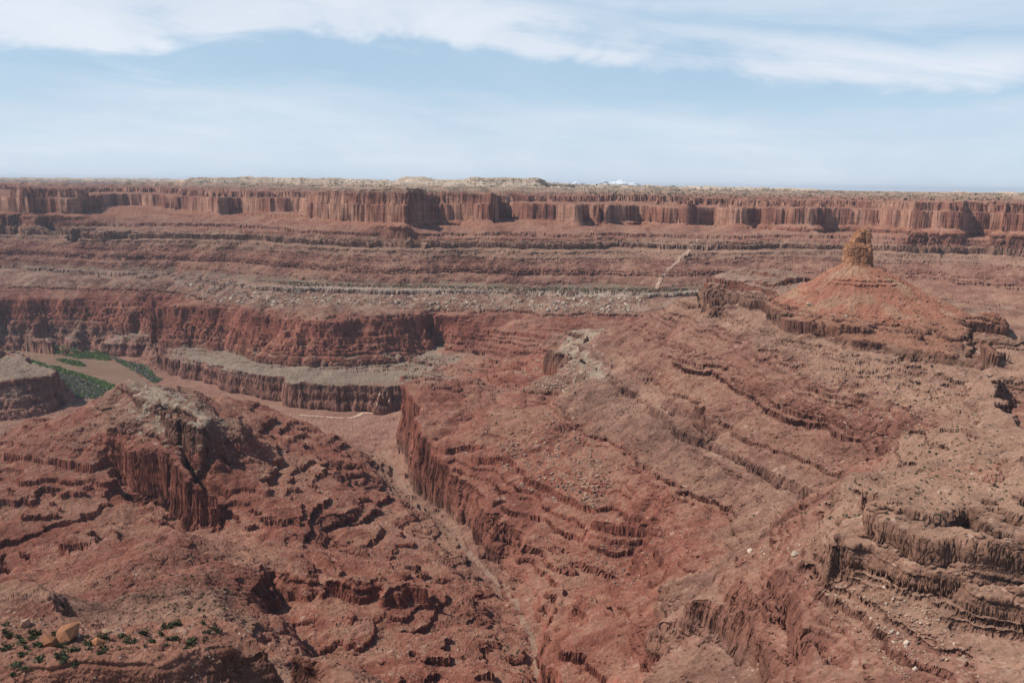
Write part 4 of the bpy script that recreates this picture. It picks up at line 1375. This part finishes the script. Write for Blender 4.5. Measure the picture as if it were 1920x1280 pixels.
SINGLES = [(126, 1196, 5.4, ORANGE, 'largest orange block leaning on a smaller one on the near ledge'),
           (97, 1208, 3.4, ORANGE, 'orange block propped under the largest block of the near ledge'),
           (45, 1176, 3.0, TAN, 'cream boulder among shrubs near the left end of the near ledge'),
           (185, 1205, 2.4, ORANGE, 'low orange slab right of the largest block on the near ledge'),
           (143, 1193, 1.8, PALE, 'white stone tucked behind the largest orange block'),
           (200, 1186, 2.0, TAN, 'tan boulder beside a shrub where the near ledge drops off'),
           (1490, 1040, 3.3, PALE, 'large pale boulder with a dark shaded side on the debris slope'),
           (1407, 1035, 3.2, PALE, 'wide pale boulder at the upper left edge of the debris slope'),
           (1700, 1205, 2.2, PALE, 'pale boulder low on the near debris slope'),
           (1516, 571, 4.4, PALE, 'pale pair of blocks on the left skirt of the spire cone'),
           (1562, 592, 4.6, PALE, 'palest flat block at the foot of the spire cone'),
           (1586, 594, 3.0, PALE, 'small pale slab just right of the flat block below the spire cone'),
           (1720, 537, 4.6, ORANGE, 'orange block jutting from the right shoulder of the spire cone'),
           (1869, 876, 1.6, ORANGE, 'orange stone on the red hill at the right edge'),
           (1822, 888, 1.3, PALE, 'white stone on the hill above the grey cliff band')]
build_rocks()


# ---- plants
BUSH = simple_material('shrub_leaves', (.075, .085, .045), .3, 1.2)
WILL = simple_material('thicket_leaves', None, .3, .3, col_attr='rock')
SHRUBS = [  # polygon, number, size (radius) range, label, group
    ([(0, 1165), (60, 1185), (130, 1195), (230, 1190), (330, 1165), (420, 1165), (440, 1185), (360, 1215), (300, 1235), (180, 1225), (160, 1260), (0, 1270)], 70, (1.0, 2.3), 'dark green juniper shrub on the near ledge', 'shrubs on the near ledge'),
    ([(300, 1060), (380, 1030), (470, 1050), (490, 1090), (460, 1140), (400, 1160), (300, 1150), (250, 1100)], 85, (.8, 1.9), 'small green shrub on the rounded hill below the fluted fin', 'shrubs on the rounded hill'),
    ([(1680, 608), (1770, 605), (1835, 655), (1820, 662), (1740, 640), (1670, 625)], 34, (.9, 2.2), 'dark shrub on the red bench below the spire', 'shrubs on the spire bench'),
    ([(1400, 530), (1470, 525), (1490, 545), (1420, 548)], 14, (1.0, 2.2), 'dark shrub in the hollow left of the spire cone', 'shrubs left of the spire cone'),
    ([(1040, 640), (1080, 622), (1125, 625), (1115, 660), (1150, 690), (1100, 670)], 36, (1.2, 2.6), 'green shrub on the white ledge of the right ridge', 'shrubs on the white ledge'),
    ([(285, 722), (330, 745), (385, 778), (350, 775), (280, 740)], 26, (.7, 1.6), 'small shrub on the white cap of the left ridge', 'shrubs on the white cap'),
    ([(850, 680), (930, 700), (1000, 790), (900, 800), (800, 670), (880, 660)], 30, (1.4, 3.0), 'shrub on the red flat behind the promontory', 'shrubs behind the promontory'),
    ([(1850, 700), (1918, 720), (1918, 770), (1890, 750)], 12, (.8, 1.8), 'green shrub on the shaded slope at the right edge', 'shrubs on the shaded right slope'),
]


def build_plants():
    rng = np.random.default_rng(8)
    shp = [bush_shape(k) for k in range(6)]
    ms = [shaped('shrub', *s_, BUSH) for s_ in shp]
    for poly, n, (a, b), lab, grp in SHRUBS:
        px, py = poly_px(rng, poly, n)
        for p in land_at(px, py, True):
            if p[1] < 1 or p[1] > 3200:
                continue
            ob = bpy.data.objects.new('shrub', ms[rng.integers(6)])
            COL.objects.link(ob)
            sz = rng.uniform(a, b)
            ob.scale = (sz, sz, sz * rng.uniform(.8, 1.15))
            ob.location = (p[0], p[1], p[2] - .05)
            ob.rotation_euler = (0, 0, rng.uniform(0, 6.28))
            tag(ob, lab, 'shrub', grp)
    # scattered scrub nobody would count
    low = [bush_shape(20 + k, 16, .42) for k in range(5)]
    pl = []
    for poly, n, (a, b) in [([(470, 526), (640, 532), (960, 538), (1290, 541), (1290, 546), (1100, 550), (800, 541), (560, 537)], 1500, (1.5, 3.2)), ([(640, 450), (1000, 460), (1150, 520), (640, 525)], 600, (1.5, 3.2)), ([(190, 440), (640, 445), (640, 525), (200, 505)], 500, (1.5, 3.2)), ([(260, 770), (560, 790), (740, 950), (560, 1000), (400, 960)], 300, (.6, 1.4)),
                            ([(600, 800), (720, 850), (900, 1080), (1000, 1270), (960, 1270), (820, 1020), (640, 830)], 420, (.6, 1.5)), ([(250, 1040), (480, 1040), (480, 1160), (200, 1150)], 420, (.4, 1.0)),
                            ([(0, 1150), (480, 1180), (480, 1275), (0, 1275)], 110, (.2, .6)), ([(1200, 600), (1850, 700), (1900, 960), (1300, 1000), (1000, 800)], 1500, (.6, 1.5)),
                            ([(560, 1000), (850, 1030), (900, 1250), (600, 1250)], 420, (.5, 1.2)), ([(640, 680), (900, 660), (1000, 700), (780, 700)], 130, (1.4, 3.0)),
                            ([(1090, 345), (1900, 366), (1900, 377), (1100, 372)], 800, (2.5, 5.5)), ([(360, 333), (740, 338), (740, 353), (360, 350)], 150, (2.5, 5)), ([(870, 334), (1030, 336), (1030, 352), (870, 350)], 90, (2.5, 5))]:
        px, py = poly_px(rng, poly, n)
        for p in land_at(px, py, True):
            if p[1] > 1:
                pl.append((p[0], p[1], p[2] - .1, rng.uniform(a, b), rng.uniform(0, 6.28), 0.0, int(rng.integers(5))))
    tag(merged('desert_scrub', low, pl, BUSH), 'low dark desert scrub dotted over flats and slopes', 'scrub', kind='stuff')
    # river thickets
    GR, GY, DK = (.22, .29, .11), (.27, .25, .22), (.15, .20, .08)

    def thicket(name, polys, lab):
        pl, cc = [], []
        for poly, n, cols in polys:
            P = np.array(poly, float)
            px, py = poly_px(rng, poly, n)
            for x, y in zip(px, py):
                q = Pz(x, y, 1.0)
                gz = float(height(np.array([[q[0]]], np.float32), np.array([[q[1]]], np.float32))[0, 0])
                if gz < -1 or gz > 25:
                    continue
                pl.append((q[0], q[1], max(gz, .5) - .4, rng.uniform(3.0, 7.5), rng.uniform(0, 6.28), 0.0, int(rng.integers(5))))
                cc.append(tuple(np.array(cols[rng.integers(len(cols))]) * rng.uniform(.75, 1.25)))
        tag(merged(name, [bush_shape(60 + k, 26, .34, .6) for k in range(5)], pl, WILL, cc), lab, 'thicket', kind='stuff')
    thicket('riverside_thicket', [
        ([(36, 672), (69, 678), (110, 689), (144, 700), (173, 708), (203, 719), (228, 731), (205, 734), (160, 712), (120, 700), (85, 694), (60, 684)], 900, (GR, GR, GR, DK)),
        ([(110, 702), (150, 712), (200, 732), (185, 748), (140, 748), (112, 728), (104, 712)], 700, (GY, GY, GY, DK, GR)),
        ([(33, 654), (69, 657), (110, 660), (146, 664), (172, 664), (203, 664), (206, 676), (172, 672), (146, 671), (110, 664), (69, 660)], 620, (GR, DK, GR)),
        ([(205, 669), (225, 674), (250, 684), (275, 695), (300, 712), (290, 718), (262, 702), (240, 688), (222, 679)], 420, (GR, GY, GY, DK))], 'green and grey willow thicket lining both river banks')
    thicket('island_thicket', [([(108, 675), (130, 675), (150, 680), (161, 686), (150, 686.4), (125, 681)], 150, (GR, DK))], 'narrow green thicket on the island in the river')


build_plants()


# ---- dirt roads
def ribbon(name, pts, width, lift, lab, mat=None):
    P = land_at([p[0] for p in pts], [p[1] for p in pts])
    X, Y = P[:, 0], P[:, 1]
    k = np.linspace(0, len(X) - 1, 160)
    X, Y = np.interp(k, range(len(X)), X), np.interp(k, range(len(Y)), Y)
    for it in range(6):
        X[1:-1] = (X[:-2] + 2 * X[1:-1] + X[2:]) / 4
        Y[1:-1] = (Y[:-2] + 2 * Y[1:-1] + Y[2:]) / 4
    dx, dy = np.gradient(X), np.gradient(Y)
    L = np.hypot(dx, dy) + 1e-9
    nx, ny = -dy / L, dx / L
    rng = np.random.default_rng(3)
    co = []
    for s_ in (-1, -.33, .33, 1):
        w = width * .5 * s_ * (1 + .3 * np.convolve(rng.standard_normal(len(X) + 6), np.ones(7) / 2.6, 'valid'))
        x, y = X + nx * w, Y + ny * w
        z = height(x.astype(np.float32)[None], y.astype(np.float32)[None])[0] + lift
        co.append(np.stack([x, y, z], 1))
    n = len(X)
    idx_ = np.arange(4 * n).reshape(4, n)
    q = np.stack([idx_[:-1, :-1], idx_[1:, :-1], idx_[1:, 1:], idx_[:-1, 1:]], -1).reshape(-1, 4)
    return tag(to_mesh(name, np.concatenate(co), q, {}, mat or ROADM), lab, 'road', kind='structure')


ROADM = simple_material('pale_dirt', (.52, .35, .26), .15, .2)
WASHM = simple_material('wash_sand', (.31, .20, .145), .25, .15)
ribbon('dirt_road', [(1231, 543), (1235, 530), (1240, 519), (1250, 508), (1262, 498), (1271, 490), (1277, 482), (1290, 474), (1292, 466), (1302, 458), (1310, 449)], 12, 1.6, 'pale dirt road winding up the far side valley')
ribbon('dirt_road', [(560, 778), (585, 780), (615, 782), (645, 785), (662, 783), (680, 774), (700, 767), (728, 762), (742, 760)], 11, 1.2, 'pale dirt road crossing the red canyon floor')
ribbon('dry_wash', [(716, 846), (730, 868), (742, 886), (760, 915), (778, 942), (800, 965), (832, 992), (858, 1015), (882, 1040), (905, 1065), (932, 1090), (950, 1112), (970, 1140), (985, 1170), (1000, 1200), (1005, 1240), (1008, 1278)], 7, .25, 'pale sandy dry wash along the canyon bottom', WASHM)


# ---- snowy mountains beyond the plateau
def mountains():
    n, m_ = 220, 30
    x0, _ = ray(1005, 340)
    x1, _ = ray(1235, 340)
    Yd = 39000.0
    u = np.linspace(0, 1, n)
    prof = np.interp(u, [0, .1, .17, .22, .27, .33, .42, .5, .55, .62, .68, .74, .8, .86, .93, 1], [0, 60, 170, 120, 210, 250, 120, 150, 260, 290, 310, 270, 260, 160, 80, 0])
    prof = prof * 1.05 + 26 * tap(TC, u * 900, u * 0, 900, .2) * (prof > 30)
    v = np.linspace(-1, 1, m_)
    U, Vv = np.meshgrid(u, v)
    X = (x0 + (x1 - x0) * U) * Yd
    Y = Yd + Vv * 1600
    Z = 570 + prof[None] * (1 - np.abs(Vv)) ** 1.2 + 40 * tap(TC, X, Y, 5000, .3) * (1 - np.abs(Vv)) * (prof[None] > 30)
    i_ = np.arange(n * m_).reshape(m_, n)
    q = np.stack([i_[:-1, :-1], i_[:-1, 1:], i_[1:, 1:], i_[1:, :-1]], -1).reshape(-1, 4)
    snow = sst(Z - 570 + 60 * tap(TC, X, Y, 4000, .8), 120, 190)[..., None]
    c = np.array((.12, .13, .15)) * (1 - snow) + np.array((.85, .86, .88)) * snow
    o = to_mesh('mountains', np.stack([X, Y, Z], -1).reshape(-1, 3), q, {'rock': c.reshape(-1, 3)}, simple_material('snowy_rock', None, .05, .001, col_attr='rock'))
    tag(o, 'snow covered mountains far beyond the plateau', 'mountains', kind='structure')


mountains()


# ------------------------------------------------------------------ haze
def build_haze():
    x0, x1, y0, y1, z0, z1 = -45000, 45000, -600, 41500, -60, 760
    bm = bmesh.new()
    v = [bm.verts.new((x, y, z)) for z in (z0, z1) for y in (y0, y1) for x in (x0, x1)]
    for f in ((0, 2, 3, 1), (4, 5, 7, 6), (0, 1, 5, 4), (2, 6, 7, 3), (0, 4, 6, 2), (1, 3, 7, 5)):
        bm.faces.new([v[i] for i in f])
    me = bpy.data.meshes.new('haze')
    bm.to_mesh(me)
    bm.free()
    m = bpy.data.materials.new('haze')
    m.use_nodes = True
    g = NT(m.node_tree)
    p = g.n('ShaderNodeVolumePrincipled', {'Color': (.72, .84, 1.0, 1), 'Density': HAZE, 'Anisotropy': .2})
    g.n('ShaderNodeOutputMaterial', {'Volume': p.outputs[0]})
    me.materials.append(m)
    ob = bpy.data.objects.new('haze', me)
    COL.objects.link(ob)
    tag(ob, 'thin pale blue air over the far cliffs', 'haze', kind='stuff')


HAZE = 1.9e-5
if not os.environ.get('NOHAZE'):
    build_haze()
